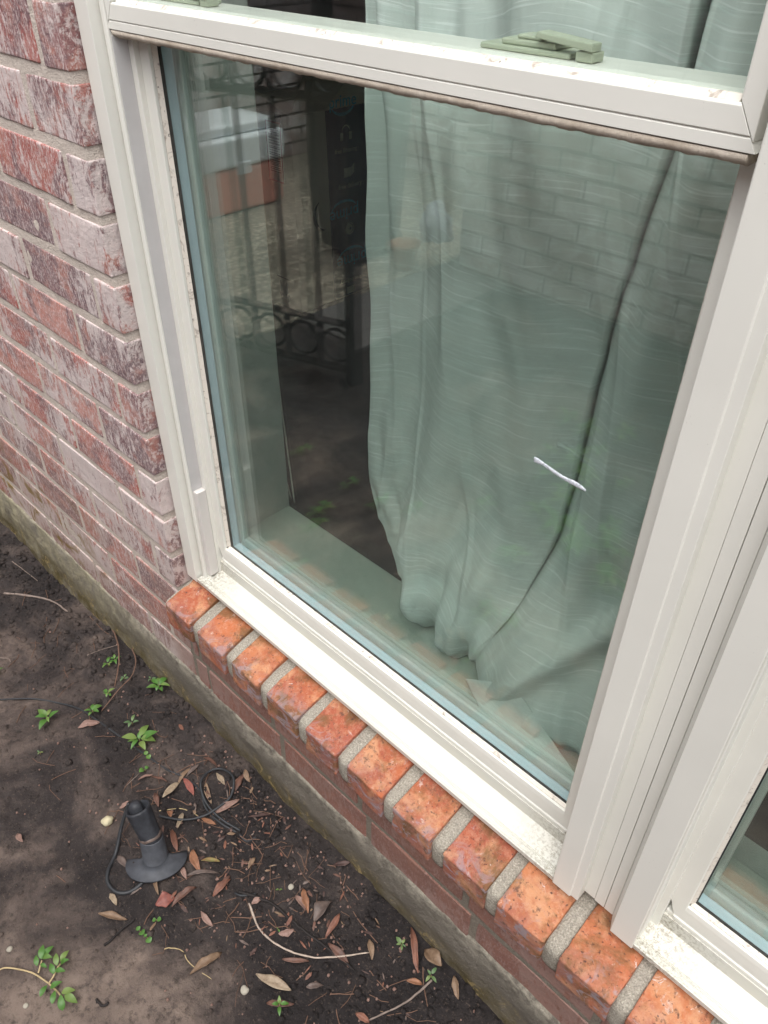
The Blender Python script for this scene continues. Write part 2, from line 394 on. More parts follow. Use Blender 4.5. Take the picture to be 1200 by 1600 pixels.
m_leaf = {'tan': mat_leaf('tan_dry_leaf', (0.239, 0.161, 0.104), (0.145, 0.089, 0.055)), 'pale': mat_leaf('pale_dry_leaf', (0.340, 0.273, 0.194), (0.228, 0.166, 0.110)),
 'red': mat_leaf('red_fallen_leaf', (0.266, 0.087, 0.064), (0.172, 0.060, 0.049)), 'brown': mat_leaf('brown_dry_leaf', (0.156, 0.077, 0.055), (0.085, 0.046, 0.035)),
 'rust': mat_leaf('rust_dry_leaf', (0.218, 0.095, 0.061), (0.129, 0.059, 0.042)), 'orange': mat_leaf('orange_dry_leaf', (0.290, 0.138, 0.076), (0.193, 0.092, 0.053)),
 'rose': mat_leaf('pinkish_dry_leaf', (0.280, 0.179, 0.145), (0.185, 0.106, 0.084)), 'dark': mat_leaf('dark_wet_leaf', (0.079, 0.042, 0.034), (0.046, 0.027, 0.024)),
 'dusty': mat_leaf('dusty_dry_leaf', (0.149, 0.110, 0.093), (0.089, 0.066, 0.058)),
 'green': mat_leaf('fading_green_leaf', (0.206, 0.229, 0.083), (0.272, 0.148, 0.070))}
def mat_green(name, a, b):
    k = M(name, .4, .45); co = k.coord('Object')
    base = k.mix(k.noise(co, 90, 4), a, b); base = k.mix(k.ramp(k.rand(), [(0, 0.), (.5, 0.), (1, .7)]), base, (.24, .30, .09)); k.col(base)
    tl = k.n('ShaderNodeBsdfTranslucent'); k.l(base, tl.inputs[0]); mx = k.n('ShaderNodeMixShader'); mx.inputs[0].default_value = .25
    o = k.t.nodes['Material Output']; k.l(k.b.outputs[0], mx.inputs[1]); k.l(tl.outputs[0], mx.inputs[2]); k.l(mx.outputs[0], o.inputs[0]); return k.m
m_green = mat_green('bright_green_leaf', (.06, .155, .028), (.11, .25, .05))
m_dull = mat_green('dull_green_leaf', (.09, .17, .07), (.15, .24, .11))
m_stem = simple('plant_stem', (.16, .12, .06), .7)
m_twig = {'grey': simple('grey_twig', (.22, .175, .15), .9, .2, .3, 150, .5), 'root': simple('brown_root', (.15, .09, .065), .85, .2, .3, 150, .4),
 'pale': simple('pale_stick', (.42, .34, .28), .85, .2, .35, 200, .5), 'black': simple('black_twig', (.022, .018, .017), .7, .3, .3, 150, .5),
 'straw': simple('straw_thread', (.46, .36, .20), .8, .2, .2)}
m_cable = simple('black_cable', (.028, .030, .033), .5, .4, .35, 80, .2)
m_plastic = simple('dusty_black_plastic', (.028, .030, .036), .55, .4, .5, 120, .35)
m_plastic2 = simple('faded_black_plastic', (.058, .062, .072), .6, .4, .35, 90, .3)

# ------------------------------------------------------------------ measured places of the small things on the soil (metres)
LEAVES=[([0.1831, -0.3009], [0.2191, -0.278], 0.009, 'tan', 'glossy tan pod-like dry leaf lying alone left of the stake light cable'),
 ([0.1712, -0.2762], [0.1927, -0.278], 0.008, 'pale', 'small pale spotted leaf just below the loop of light cable'),
 ([0.2305, -0.24], [0.2394, -0.2149], 0.017, 'red', 'rounded red fallen leaf below the stake light'),
 ([0.248, -0.2259], [0.248, -0.1858], 0.01, 'brown', 'long brown leaf tucked beside the rounded red leaf'),
 ([0.3345, -0.2565], [0.3404, -0.2112], 0.013, 'tan', 'large mottled tan leaf crossed by a pale root thread'),
 ([0.2738, -0.1769], [0.2717, -0.1446], 0.009, 'rust', 'slim rust leaf right of the rounded red leaf'),
 ([0.1994, -0.1583], [0.2354, -0.1704], 0.01, 'orange', 'orange brown upright leaf right of the stake light flange'),
 ([0.1536, -0.1626], [0.1863, -0.1758], 0.009, 'rust', 'rust leaf standing beside the top of the stake light flange'),
 ([0.1564, -0.1555], [0.1361, -0.1339], 0.008, 'pale', 'pale tan twisted leaf right of the stake light head'),
 ([0.1631, -0.1201], [0.1894, -0.11], 0.007, 'orange', 'small orange leaf touching the black cable'),
 ([0.1708, -0.1034], [0.1815, -0.061], 0.009, 'rose', 'pinkish leaf lying across the coil of black cable'),
 ([0.0975, -0.1429], [0.089, -0.1081], 0.009, 'pale', 'long straw coloured strip leaf, lower half'),
 ([0.0897, -0.1121], [0.0833, -0.0802], 0.009, 'tan', 'long straw coloured strip leaf, upper half'),
 ([0.1675, -0.0576], [0.1547, -0.0278], 0.009, 'brown', 'brown leaf right of the coil of black cable'),
 ([0.0886, -0.1007], [0.1263, -0.1062], 0.009, 'red', 'curled red brown leaf above the stake light'),
 ([0.0658, -0.1986], [0.067, -0.1827], 0.007, 'rose', 'small pinkish leaf left of the stake light head'),
 ([0.2806, -0.201], [0.3068, -0.2005], 0.007, 'rose', 'little curled leaf alone on dark soil right of the red leaf'),
 ([0.1506, -0.0258], [0.1705, -0.0314], 0.007, 'tan', 'small olive tan leaf at the right of the cable coil'),
 ([0.2209, -0.159], [0.2385, -0.1393], 0.008, 'green', 'yellow green striped leaf right of the stake light'),
 ([-0.0096, -0.3255], [0.0108, -0.3264], 0.007, 'rose', 'small pinkish leaf near the left side of the soil'),
 ([-0.1159, -0.1699], [-0.1014, -0.1378], 0.01, 'rose', 'pale pinkish leaf beside the black cable between seedlings'),
 ([0.0423, -0.153], [0.0502, -0.1312], 0.007, 'rose', 'pinkish curled leaf above the stake light'),
 ([0.1202, -0.0595], [0.1455, -0.062], 0.008, 'pale', 'greenish tan leaf inside the coil of black cable'),
 ([0.3979, -0.1975], [0.4456, -0.1785], 0.012, 'pale', 'large pale blotched leaf near the bottom of the soil bed'),
 ([0.4071, -0.1623], [0.4332, -0.1385], 0.006, 'brown', 'thin brown leaf lying just under the forked pale stick'),
 ([0.215, -0.07], [0.2376, -0.0415], 0.006, 'dark', 'thin dark brown leaf close to the footing'),
 ([0.3553, -0.0814], [0.3872, -0.0996], 0.009, 'orange', 'upright orange tan leaf above the curved pale stick'),
 ([0.3558, -0.0959], [0.3815, -0.1004], 0.008, 'rose', 'crumpled pinkish leaf left of the upright orange leaf'),
 ([0.3998, -0.1001], [0.3968, -0.0645], 0.018, 'dusty', 'wide dusty grey brown leaf above the curved pale stick'),
 ([0.4268, -0.1035], [0.4182, -0.0698], 0.008, 'rust', 'rust leaf just right of the wide dusty leaf'),
 ([0.4697, -0.064], [0.4908, -0.08], 0.008, 'tan', 'olive tan leaf at the right end of the curved pale stick'),
 ([0.4346, -0.1059], [0.4734, -0.1051], 0.009, 'brown', 'brown leaf under the curved pale stick'),
 ([0.499, -0.0139], [0.544, -0.0486], 0.009, 'rust', 'long rust pod-like leaf standing near the footing'),
 ([0.5305, -0.0202], [0.5606, -0.0222], 0.017, 'tan', 'wide folded tan leaf beside the long rust leaf'),
 ([0.5402, -0.0663], [0.5568, -0.0539], 0.007, 'orange', 'small yellow edged leaf under the long rust leaf'),
 ([0.5784, -0.0173], [0.6, -0.0337], 0.009, 'tan', 'tan leaf lying against the footing at the right'),
 ([0.38, -0.1455], [0.3902, -0.1272], 0.008, 'rose', 'small pinkish curled leaf left of the black twig'),
 ([0.32, -0.1454], [0.3239, -0.1306], 0.007, 'rose', 'short pinkish leaf at the left tip of the curved pale stick'),
 ([0.2757, -0.117], [0.2691, -0.0992], 0.006, 'tan', 'small tan leaf on bare soil between stake light and footing'),
 ([0.4334, -0.2091], [0.4591, -0.1856], 0.007, 'brown', 'narrow brown leaf near the bottom edge'),
 ([0.5211, -0.138], [0.5395, -0.1325], 0.008, 'rust', 'rust leaf cut by the bottom edge'),
 ([0.2728, -0.1576], [0.2664, -0.1418], 0.008, 'brown', 'brown leaf above the left end of the black twig'),
 ([0.455, -0.1619], [0.469, -0.1448], 0.008, 'dusty', 'dusty leaf below the curved pale stick'),
 ([0.0905, -0.0972], [0.0883, -0.069], 0.006, 'dusty', 'dusty strip leaf at the top of the litter patch'),
 ([0.1235, -0.0814], [0.1553, -0.0945], 0.007, 'tan', 'tan leaf standing inside the cable coil'),
 ([0.0509, -0.1352], [0.0768, -0.1213], 0.005, 'brown', 'thin brown leaf above the straw strip leaf'),
 ([0.0803, -0.1457], [0.108, -0.1565], 0.007, 'brown', 'brown curled leaf just right of the stake light head'),
 ([0.1217, -0.1506], [0.1349, -0.1524], 0.007, 'orange', 'tiny orange leaf behind the stake light head'),
 ([0.1937, -0.2183], [0.2232, -0.2302], 0.007, 'tan', 'tan stalked leaf below the stake light flange'),
 ([0.2067, -0.1842], [0.2298, -0.1892], 0.006, 'rose', 'small pinkish leaf beside the flange edge'),
 ([0.2254, -0.1873], [0.2551, -0.1503], 0.006, 'dusty', 'long dusty strip right of the flange'),
 ([0.1302, -0.2398], [0.1567, -0.2401], 0.009, 'dusty', 'grey crumpled leaf inside the loop of light cable'),
 ([0.082, -0.0571], [0.1131, -0.0519], 0.008, 'brown', 'brown leaf close to the footing above the cable coil'),
 ([0.3611, -0.0307], [0.3776, -0.011], 0.007, 'dark', 'dark wet leaf close to the footing')]
TWIGS=[([[-0.5356, -0.1102], [-0.4776, -0.0679], [-0.4398, -0.0525], [-0.3914, -0.0457]], 0.005, 'grey', 'thick grey bent twig at the upper left of the soil'),
 ([[-0.3646, -0.1943], [-0.3531, -0.1827], [-0.3389, -0.1843]], 0.0024, 'grey', 'short grey forked twig at the left edge'),
 ([[-0.256, -0.078], [-0.2527, -0.05], [-0.2391, -0.0233]], 0.0016, 'grey', 'thin straight twig leaning on the root'),
 ([[-0.2845, -0.0096], [-0.2308, -0.0268], [-0.1865, -0.051], [-0.1497, -0.0823]], 0.0032, 'root', 'curved brown root arching beside the footing'),
 ([[-0.2225, -0.0075], [-0.1712, -0.0259], [-0.1422, -0.0511], [-0.131, -0.0806], [-0.1227, -0.1247]], 0.0026, 'root', 'longer vine stem running down to the seedlings'),
 ([[-0.3587, -0.0194], [-0.3013, -0.0232], [-0.2646, -0.0195]], 0.0018, 'root', 'fine hooked root near the footing'),
 ([[0.316, -0.1468], [0.3574, -0.1581], [0.4003, -0.1502], [0.441, -0.1264], [0.4812, -0.0752]], 0.003, 'pale', 'curved pale stick lying across the soil'),
 ([[0.2914, -0.1471], [0.3404, -0.1256], [0.3857, -0.1212], [0.4256, -0.1127], [0.4837, -0.1045]], 0.004200000000000001, 'black', 'forked black twig crossing the pale stick'),
 ([[0.5614, -0.0419], [0.556, -0.0829], [0.5369, -0.1322]], 0.003, 'grey', 'straight grey stick near the bottom edge'),
 ([[0.3808, -0.034], [0.4017, -0.0473], [0.4465, -0.057], [0.5065, -0.0588]], 0.0018, 'root', 'long thin root near the footing'),
 ([[0.2858, -0.2626], [0.2892, -0.257], [0.3035, -0.2474], [0.3234, -0.249], [0.3572, -0.2396]], 0.0015, 'straw', 'wavy pale root thread over the large tan leaf'),
 ([[0.2371, -0.0813], [0.2337, -0.0233]], 0.0018, 'grey', 'thin stick pointing at the footing'),
 ([[0.036, -0.1731], [0.0327, -0.1448]], 0.0013, 'grey', 'thin straight twig above the stake light'),
 ([[0.2263, -0.3161], [0.2233, -0.2903], [0.2242, -0.2693]], 0.004, 'black', 'flat black strip twig left of the round leaf seedling'),
 ([[0.2775, -0.3571], [0.2903, -0.3545], [0.2922, -0.3476]], 0.004, 'black', 'small black charred twig near the bottom'),
 ([[-0.6206, -0.0547], [-0.5643, -0.0477], [-0.532, -0.0426]], 0.0018, 'grey', 'curved thin twig at the far left soil'),
 ([[0.1133, -0.1587], [0.1293, -0.1316], [0.1594, -0.121]], 0.0015, 'straw', 'straw thread across the litter'),
 ([[0.5361, -0.0313], [0.558, -0.0528], [0.5787, -0.0683]], 0.0018, 'root', 'thin dark stem beside the long rust leaf'),
 ([[-0.0436, -0.0733], [-0.0156, -0.0823], [0.0021, -0.0776], [0.0008, -0.0719]], 0.0013, 'root', 'tiny hooked twig right of the big seedling'),
 ([[0.071, -0.108], [0.0784, -0.0768], [0.0892, -0.0535]], 0.0018, 'root', 'bent stick at the top of the litter patch')]
CABLES=[[[-0.27, -0.2358], [-0.2308, -0.1967], [-0.2003, -0.1708], [-0.1528, -0.1479], [-0.089, -0.1352], [-0.0205, -0.1217], [0.0265, -0.1151], [0.0581, -0.1092], [0.0905, -0.0972], [0.1255, -0.0949], [0.1566, -0.1049], [0.1908, -0.1028], [0.2204, -0.0933], [0.2381, -0.0916], [0.2462, -0.0801]], [[0.1214, -0.164], [0.1494, -0.1428], [0.1664, -0.1167], [0.172, -0.0889], [0.171, -0.0676], [0.1526, -0.0487], [0.1271, -0.0497], [0.1133, -0.0644], [0.1212, -0.0882], [0.1508, -0.1007], [0.1867, -0.0998], [0.22, -0.0894]], [[0.1037, -0.1939], [0.1078, -0.2138], [0.1239, -0.2392], [0.1419, -0.2611], [0.1581, -0.2706], [0.178, -0.2682], [0.1898, -0.2552], [0.1923, -0.2363], [0.1861, -0.2208]], [[0.2897, -0.1513], [0.3004, -0.1471], [0.3124, -0.1317]]]
SEEDLINGS=[([-0.2046, -0.0639], 0.0139, 5, 'g', 'seedling of bluish and green leaves beside the arching root'),
 ([-0.2066, -0.0485], 0.013, 5, 'g', 'small leafy sprig rising right of the bluish seedling'),
 ([-0.0914, -0.0278], 0.0222, 7, 'g', 'bright star shaped seedling closest to the footing'),
 ([-0.12, -0.0282], 0.0083, 3, 'd', 'small dull leaves left of the star shaped seedling'),
 ([-0.138, -0.099], 0.0157, 6, 'g', 'bright seedling on the vine stem'),
 ([-0.1285, -0.136], 0.0139, 5, 'g', 'bright seedling where the cable bends'),
 ([-0.1632, -0.1974], 0.0222, 6, 'g', 'low spreading seedling left of the cable bend'),
 ([-0.1137, -0.2376], 0.0065, 3, 'd', 'tiny pale seedling alone on bare soil'),
 ([-0.0191, -0.1118], 0.025, 8, 'g', 'largest bright green seedling above the stake light'),
 ([-0.0555, -0.1029], 0.013, 4, 'd', 'dull green sprig above the largest seedling'),
 ([0.0117, -0.1177], 0.0074, 2, 'r', 'pair of round leaves under the largest seedling'),
 ([0.0343, -0.1353], 0.0074, 2, 'r', 'single round leaved sprout above the stake light'),
 ([0.2436, -0.2734], 0.0083, 2, 'r', 'round leaved sprout on bare soil below the red leaf'),
 ([0.2574, -0.2712], 0.0074, 2, 'r', 'second round leaved sprout just beside its twin'),
 ([0.2471, -0.2497], 0.0065, 2, 'r', 'small round sprout under the red leaf'),
 ([-0.3276, -0.2105], 0.0093, 4, 'g', 'seedling cut by the left edge'),
 ([0.5056, -0.0396], 0.012, 5, 'd', 'small three lobed weed near the footing'),
 ([0.5583, -0.0396], 0.0102, 4, 'd', 'little weed at the end of the straight grey stick'),
 ([0.4493, -0.2004], 0.0111, 4, 'g', 'small weed at the bottom edge'),
 ([0.332, -0.1051], 0.0046, 2, 'g', 'tiny green sprout beside the black twig'),
 ([0.3742, -0.1418], 0.0037, 2, 'g', 'tiny green sprout beside the pinkish curled leaf'),
 ([-0.1572, -0.059], 0.0093, 4, 'd', 'dull sprig between root and bright seedling')]
SPRIG_LEAVES=[([0.1868, -0.3833], [0.1726, -0.3732]),
 ([0.1857, -0.3806], [0.1832, -0.3645]),
 ([0.1853, -0.381], [0.1965, -0.3725]),
 ([0.1902, -0.3908], [0.1781, -0.3857]),
 ([0.1907, -0.3867], [0.1999, -0.383]),
 ([0.2067, -0.3726], [0.1927, -0.3663]),
 ([0.2048, -0.3672], [0.2, -0.3526]),
 ([0.2076, -0.3681], [0.214, -0.3588]),
 ([0.2132, -0.3799], [0.1989, -0.3775]),
 ([0.2113, -0.3771], [0.2219, -0.3684]),
 ([0.2253, -0.3916], [0.23, -0.3774]),
 ([0.2415, -0.3842], [0.2505, -0.37]),
 ([0.2249, -0.4052], [0.2185, -0.3924]),
 ([0.2453, -0.3983], [0.234, -0.3882]),
 ([0.2471, -0.3828], [0.2648, -0.3754]),
 ([0.2604, -0.3927], [0.2451, -0.3858])]
SPRIG_STEMS=[[[0.1542, -0.427], [0.1586, -0.4205], [0.1733, -0.4102], [0.1936, -0.3983], [0.2162, -0.3901]], [[0.2162, -0.3901], [0.229, -0.3879], [0.2455, -0.3855]], [[0.1963, -0.3938], [0.1937, -0.3911], [0.1868, -0.3833]], [[0.2162, -0.3901], [0.2136, -0.3821], [0.2073, -0.3721], [0.206, -0.3678]]]
STONES=[([0.0729, -0.2223], 0.009, 'pale yellow stone left of the stake light'),
 ([0.4023, -0.2194], 0.006, 'pale pebble near the large blotched leaf'),
 ([0.1384, -0.4068], 0.004, 'tiny white chip at the left of the soil'),
 ([0.3409, -0.0915], 0.004, 'white pebble near the wide dusty leaf'),
 ([0.2189, -0.4225], 0.003, 'white crumb near the lower left sprig')]

# ------------------------------------------------------------------ ground
XS = [-1.8, -.79, -.55, -.3, -.08, .15, .25, .38, .65, 1.8]; ZS = [-.975, -.978, -.998, -.978, -.964, -.957, -.968, -.962, -.968, -.965]
def ground_z(x, y):
    x = np.asarray(x, float); y = np.asarray(y, float)
    wd = np.clip(1+y/.35, 0, 1)
    b = np.interp(x, XS, ZS)*wd - .968*(1-wd)
    near = np.clip(1-(np.hypot(x-.1, y+.4)-1.2)/.6, 0, 1)
    n_ = .0065*fbm(x*9, y*9, .5, 3) + near*(.0030*fbm(x*45, y*45, 3.1, 4) + .0020*np.abs(fbm(x*150, y*150, 9.2, 2)))
    lump = near*.0060*np.clip(fbm(x*34, y*34, 20.3, 3)-.15, 0, 1)*np.clip(1-(-y-.02)/.20, .12, 1)*1.6
    return b + n_ + lump - .035*np.clip((-1.14-x)/.06, 0, 1)*np.clip((-.5-y)/.06, 0, 1)
def gz(x, y): return float(ground_z(x, y))
def build_ground():
    xa = np.concatenate([[-60, -30, -12, -6, -4, -3, -2.4, -2.0, -1.7, -1.5, -1.35], np.arange(-1.25, 1.15, .0042), [1.2, 1.35, 1.6, 2, 3, 5, 10, 30, 60]])
    ya = np.concatenate([[-60, -30, -12, -6, -4, -3, -2.4, -2.0, -1.7, -1.5, -1.35], np.arange(-1.25, .03, .0042), [.06, .3, 1, 3, 8, 25, 60]])
    X, Y = np.meshgrid(xa, ya, indexing='ij'); Z = ground_z(X, Y)
    n, mm = X.shape
    v = np.stack([X, Y, Z], -1).reshape(-1, 3)
    idx = np.arange(n*mm).reshape(n, mm)
    f = np.stack([idx[:-1, :-1], idx[1:, :-1], idx[1:, 1:], idx[:-1, 1:]], -1).reshape(-1, 4)
    me = bpy.data.meshes.new('ground'); me.vertices.add(len(v)); me.vertices.foreach_set('co', v.ravel())
    me.loops.add(f.size); me.loops.foreach_set('vertex_index', f.ravel().astype(np.int32))
    me.polygons.add(len(f)); me.polygons.foreach_set('loop_start', np.arange(0, f.size, 4, dtype=np.int32))
    me.polygons.foreach_set('loop_total', np.full(len(f), 4, np.int32)); me.update(); me.validate()
    o = link('ground', me, m_soil, smooth=True); tag(o, kind='structure')
build_ground()

# ------------------------------------------------------------------ bricks
def rough_brick(L, D, H, seed, amp=.0007, n=None, rad=.0016):
    """box centred on the origin with worn rounded arrises and an uneven face"""
    n = n or (max(3, int(L/.014)), 3, 5)
    vs, fs, key = [], [], {}
    # grid lines crowd at the arrises so the faces stay flat and the edges crisp
    T_ = [np.concatenate([[0, rad*.5, rad*1.2], np.linspace(rad*2.4, S_-rad*2.4, n[a_]-1), [S_-rad*1.2, S_-rad*.5, S_]])-S_/2 for a_, S_ in enumerate((L, D, H))]
    n = tuple(len(q)-1 for q in T_)
    def vid(i, j, k):
        q = (i, j, k)
        if q not in key:
            key[q] = len(vs); vs.append([T_[0][i], T_[1][j], T_[2][k]])
        return key[q]
    for ax in range(3):
        a, b = [q for q in range(3) if q != ax]
        for side in (0, n[ax]):
            for i in range(n[a]):
                for j in range(n[b]):
                    q = []
                    for di, dj in ((0, 0), (1, 0), (1, 1), (0, 1)):
                        t = [0, 0, 0]; t[ax] = side; t[a] = i+di; t[b] = j+dj; q.append(vid(*t))
                    fs.append(q if (side != 0) ^ (ax == 1) else q[::-1])
    v = np.array(vs); h = np.array([L, D, H])/2
    inner = np.clip(v, -(h-rad), h-rad); d = v-inner; ln = np.linalg.norm(d, axis=1, keepdims=True)
    v = np.where(ln > 1e-9, inner + d/np.maximum(ln, 1e-9)*rad, v)
    s = seed*11.3
    nrm = v/h; nrm = nrm/np.linalg.norm(nrm, axis=1, keepdims=True)
    dn = amp*fbm(v[:, 0]*38+s, v[:, 1]*38, v[:, 2]*38+s, 3)
    warp = amp*1.1*np.stack([vnoise(v[:, 0]*14+s, v[:, 1]*14+k*5, v[:, 2]*14+9*k) for k in range(3)], -1)
    chip = np.clip(fbm(v[:, 0]*55+s, v[:, 1]*55, v[:, 2]*55, 2)-.55, 0, 1)*(np.sum(np.abs(v) > h-rad*2.2, axis=1) >= 2)
    v = v + nrm*(dn - chip*min(amp*5, .0045)*1.3)[:, None] + warp
    me = mesh(v, fs, 'brick')
    me.polygons.foreach_set('use_smooth', [True]*len(me.polygons)); return me
P = .0677; BH = .0556
wall = empty('brick_wall', (0, 0, -1), 'old pink and purple brick house wall with white lime stains', 'wall')
variants = {}
def brick_mesh(L):
    k = round(L, 3)
    if k not in variants: variants[k] = [rough_brick(L, .095, BH, 3*len(variants)+q+1) for q in range(5 if abs(L-.17) < .001 else 2)]
    me = random.choice(variants[k]); return me
def put_brick(x0, x1, k, name='brick', face=0.):
    L = round(x1-x0, 3)
    me = brick_mesh(L)
    o = link(name, me, m_brick, wall, ((x0+x1)/2, .0475+face+random.uniform(-.0009, .0009), -k*P+BH/2+random.uniform(-.0008, .0008)))
    o.rotation_euler = (random.uniform(-.006, .006), random.uniform(-.006, .006), random.uniform(-.006, .006))
# wall to the left of the window: running bond, cut bricks at the window jamb
for k in range(-6, 14):
    first = .046 if k % 2 == 0 else .120
    if k in (1,): first = .100
    x = -first; put_brick(x, 0, k); x -= .0115
    while x > -1.02:
        j = random.uniform(-.003, .003); put_brick(x-.169-j, x, k); x -= .1805+j
# wall below the window sill bricks
for k in (11, 12, 13):
    x = {11: -.01, 12: .031, 13: .0475}[k]
    if k == 13: put_brick(.0105, .0375, k)
    if k == 12: put_brick(.0105, .021, k)
    if k == 11: x = .0105
    while x < 1.5:
        put_brick(x, x+.17, k); x += .1805
def grid_slab(name, x0, x1, z0, z1, y, nx, nz, mat, parent, amp=.0014, sc_=30):
    X, Z = np.meshgrid(np.linspace(x0, x1, nx), np.linspace(z0, z1, nz), indexing='ij')
    Y = y + amp*fbm(X*sc_, Z*sc_, y*50, 4)
    v = np.stack([X, Y, Z], -1).reshape(-1, 3); idx = np.arange(nx*nz).reshape(nx, nz)
    f = np.stack([idx[:-1, :-1], idx[1:, :-1], idx[1:, 1:], idx[:-1, 1:]], -1).reshape(-1, 4).tolist()
    b = len(v); back = [(x0, .093, z0), (x1, .093, z0), (x1, .093, z1), (x0, .093, z1)]
    f += [(b, b+3, b+2, b+1)]
    e = [idx[:, 0].tolist(), idx[-1, :].tolist(), idx[::-1, -1].tolist(), idx[0, ::-1].tolist()]
    for s_, q in enumerate(e):
        for i in range(len(q)-1): f.append([q[i+1], q[i], b+s_] )
        f.append([q[-1], b+s_, b+(s_+1) % 4])
    me = mesh(np.concatenate([v, np.array(back)]), f, name); return link(name, me, mat, parent, (0, 0, 0), True)
grid_slab('mortar', -1.06, -.0018, -.905, .48, .0017, 260, 330, m_mortar, wall, .0004)
grid_slab('mortar', -.0034, 1.6, -.905, -.715, .0016, 340, 70, m_dmortar, wall, .0007)
# the same wall carried on beyond the picture, bricks joined
mb = MB()
for k in range(-24, 14):
    x = -1.07 - (.09 if k % 2 else 0)
    while x > -3.4: mb.box((x-.17, .002, -k*P), (x, .09, -k*P+BH)); x -= .1805
for k in range(-24, -6):
    x = 0 - (.09 if k % 2 else 0)
    while x > -1.0: mb.box((x-.17, .002, -k*P), (x, .09, -k*P+BH)); x -= .1805
for k in range(-24, -14):
    x = .0105 + (.09 if k % 2 else 0)
    while x < 1.55: mb.box((x, .002, -k*P), (x+.17, .09, -k*P+BH)); x += .1805
for k in range(-24, 14):
    x = 1.62 + (.09 if k % 2 else 0)
    while x < 3.2: mb.box((x, .002, -k*P), (x+.17, .09, -k*P+BH)); x += .1805
tag(mb.build('brickwork', m_brick, wall, loc=(0, 0, 0)), kind='stuff')
mb = MB(); mb.box((-3.5, .005, -.905), (-1.061, .092, 1.75)); mb.box((-1.06, .005, .481), (-.002, .092, 1.75)); mb.box((-.001, .0055, .925), (1.6, .092, 1.75)); mb.box((1.601, .005, -.905), (3.4, .092, 1.75))
mb.build('mortar_backing', m_mortar, wall, loc=(0, 0, 0))
# sloping rowlock sill of orange bricks with wide sandy joints
S0, SP, SW = .0133, .0762, .0590
rt = math.atan2(.0140, .050)
for i in range(21):
    wdt = SW + random.uniform(-.002, .0015); dx = random.uniform(-.001, .001)
    x0 = S0+i*SP+dx
    if i == 1: x0 -= .0035; wdt = .062
    if i == 0: x0 -= .007; wdt = .061
    me = rough_brick(wdt, .105, .049, 50+i, .0010, (12, 18, 9), .0019)
    for v_ in me.vertices: v_.co.z += v_.co.y*math.tan(rt)*(.5+.5*min(1, (v_.co.z+.0245)/.049))
    c_ = Vector((x0+wdt/2, -.0271+.0525, -.6847+.0525*math.tan(rt)-.0245))
    o = link('sill_brick', me, m_sbrick, wall, c_)
    o.rotation_euler = (random.uniform(-.012, .012), random.uniform(-.012, .012), random.uniform(-.01, .01))
def sill_mortar():
    # cross-section swept along x, slightly hollow between the bricks
    n = 720; xs = np.linspace(.0, 1.62, n)
    prof = [(.075, -.664), (.055, -.668), (.035, -.6735), (.018, -.6775), (.003, -.6815), (-.010, -.685), (-.0175, -.687), (-.0215, -.6895), (-.0235, -.694), (-.0240, -.702), (-.0240, -.712), (-.0238, -.722), (-.0215, -.7295), (-.010, -.732), (.004, -.734), (.075, -.736)]
    v, f = [], []
    for x in xs:
        ph = ((x-S0) % SP); mid = SW+(SP-SW)/2; q = min(abs(ph-mid), abs(ph-mid+SP))
        for j, (y, z) in enumerate(prof):
            a = .0009*float(fbm(x*60, y*60, z*60, 3))
            hol = -.0010 + .0014*(q/.0085)**2 if q < .0085 else .0015
            v.append((x, y + (hol if 6 <= j <= 12 else 0) + a, z - (hol if j <= 7 else 0) + a))
    k = len(prof)
    for i in range(n-1):
        for j in range(k-1): f.append((i*k+j, i*k+j+1, (i+1)*k+j+1, (i+1)*k+j))
        f.append((i*k+k-1, i*k, (i+1)*k, (i+1)*k+k-1))
    f += [tuple(range(k)), tuple(range((n-1)*k, n*k))[::-1]]
    link('sill_mortar', mesh(v, f), m_smortar, wall, (0, 0, 0), True)
sill_mortar()
# concrete footing, rough and leaning a little outwards
def footing():
    nx, nz = 520, 40; xs = np.linspace(-3.4, 3.3, 60).tolist(); xs = sorted(set(xs + np.linspace(-1.3, 1.1, nx).tolist())); xs = np.array(xs)
    t = np.linspace(0, 1, nz)
    X, T = np.meshgrid(xs, t, indexing='ij')
    Z = -.874 - .25*T + .0; Y = -.0015 - .020*T - .002*np.clip(T*6, 0, 1)
    Y = Y + .0022*fbm(X*22, Z*30, 1.7, 4) - .0022*np.clip(fbm(X*8, Z*40, 4.4, 3), 0, 1)
    Z[:, 0] += 0; edge = .0030*fbm(xs*30, 0*xs, 8.8, 3); Z[:, 0:4] += edge[:, None]
    v = np.stack([X, Y, Z], -1).reshape(-1, 3); n = len(xs); idx = np.arange(n*nz).reshape(n, nz)
    f = np.stack([idx[:-1, :-1], idx[:-1, 1:], idx[1:, 1:], idx[1:, :-1]], -1).reshape(-1, 4).tolist()
    top = np.stack([xs, np.full(n, .09), np.full(n, -.876)], -1); b = len(v)
    for i in range(n-1): f.append((idx[i, 0], idx[i+1, 0], b+i+1, b+i))
    bot = np.stack([xs, np.full(n, .09), np.full(n, -1.13)], -1)
    for i in range(n-1): f.append((idx[i, -1], b+n+i, b+n+i+1, idx[i+1, -1])); f.append((b+i, b+i+1, b+n+i+1, b+n+i))
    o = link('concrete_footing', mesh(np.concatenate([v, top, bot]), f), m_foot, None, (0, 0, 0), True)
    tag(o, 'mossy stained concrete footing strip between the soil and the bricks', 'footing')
footing()

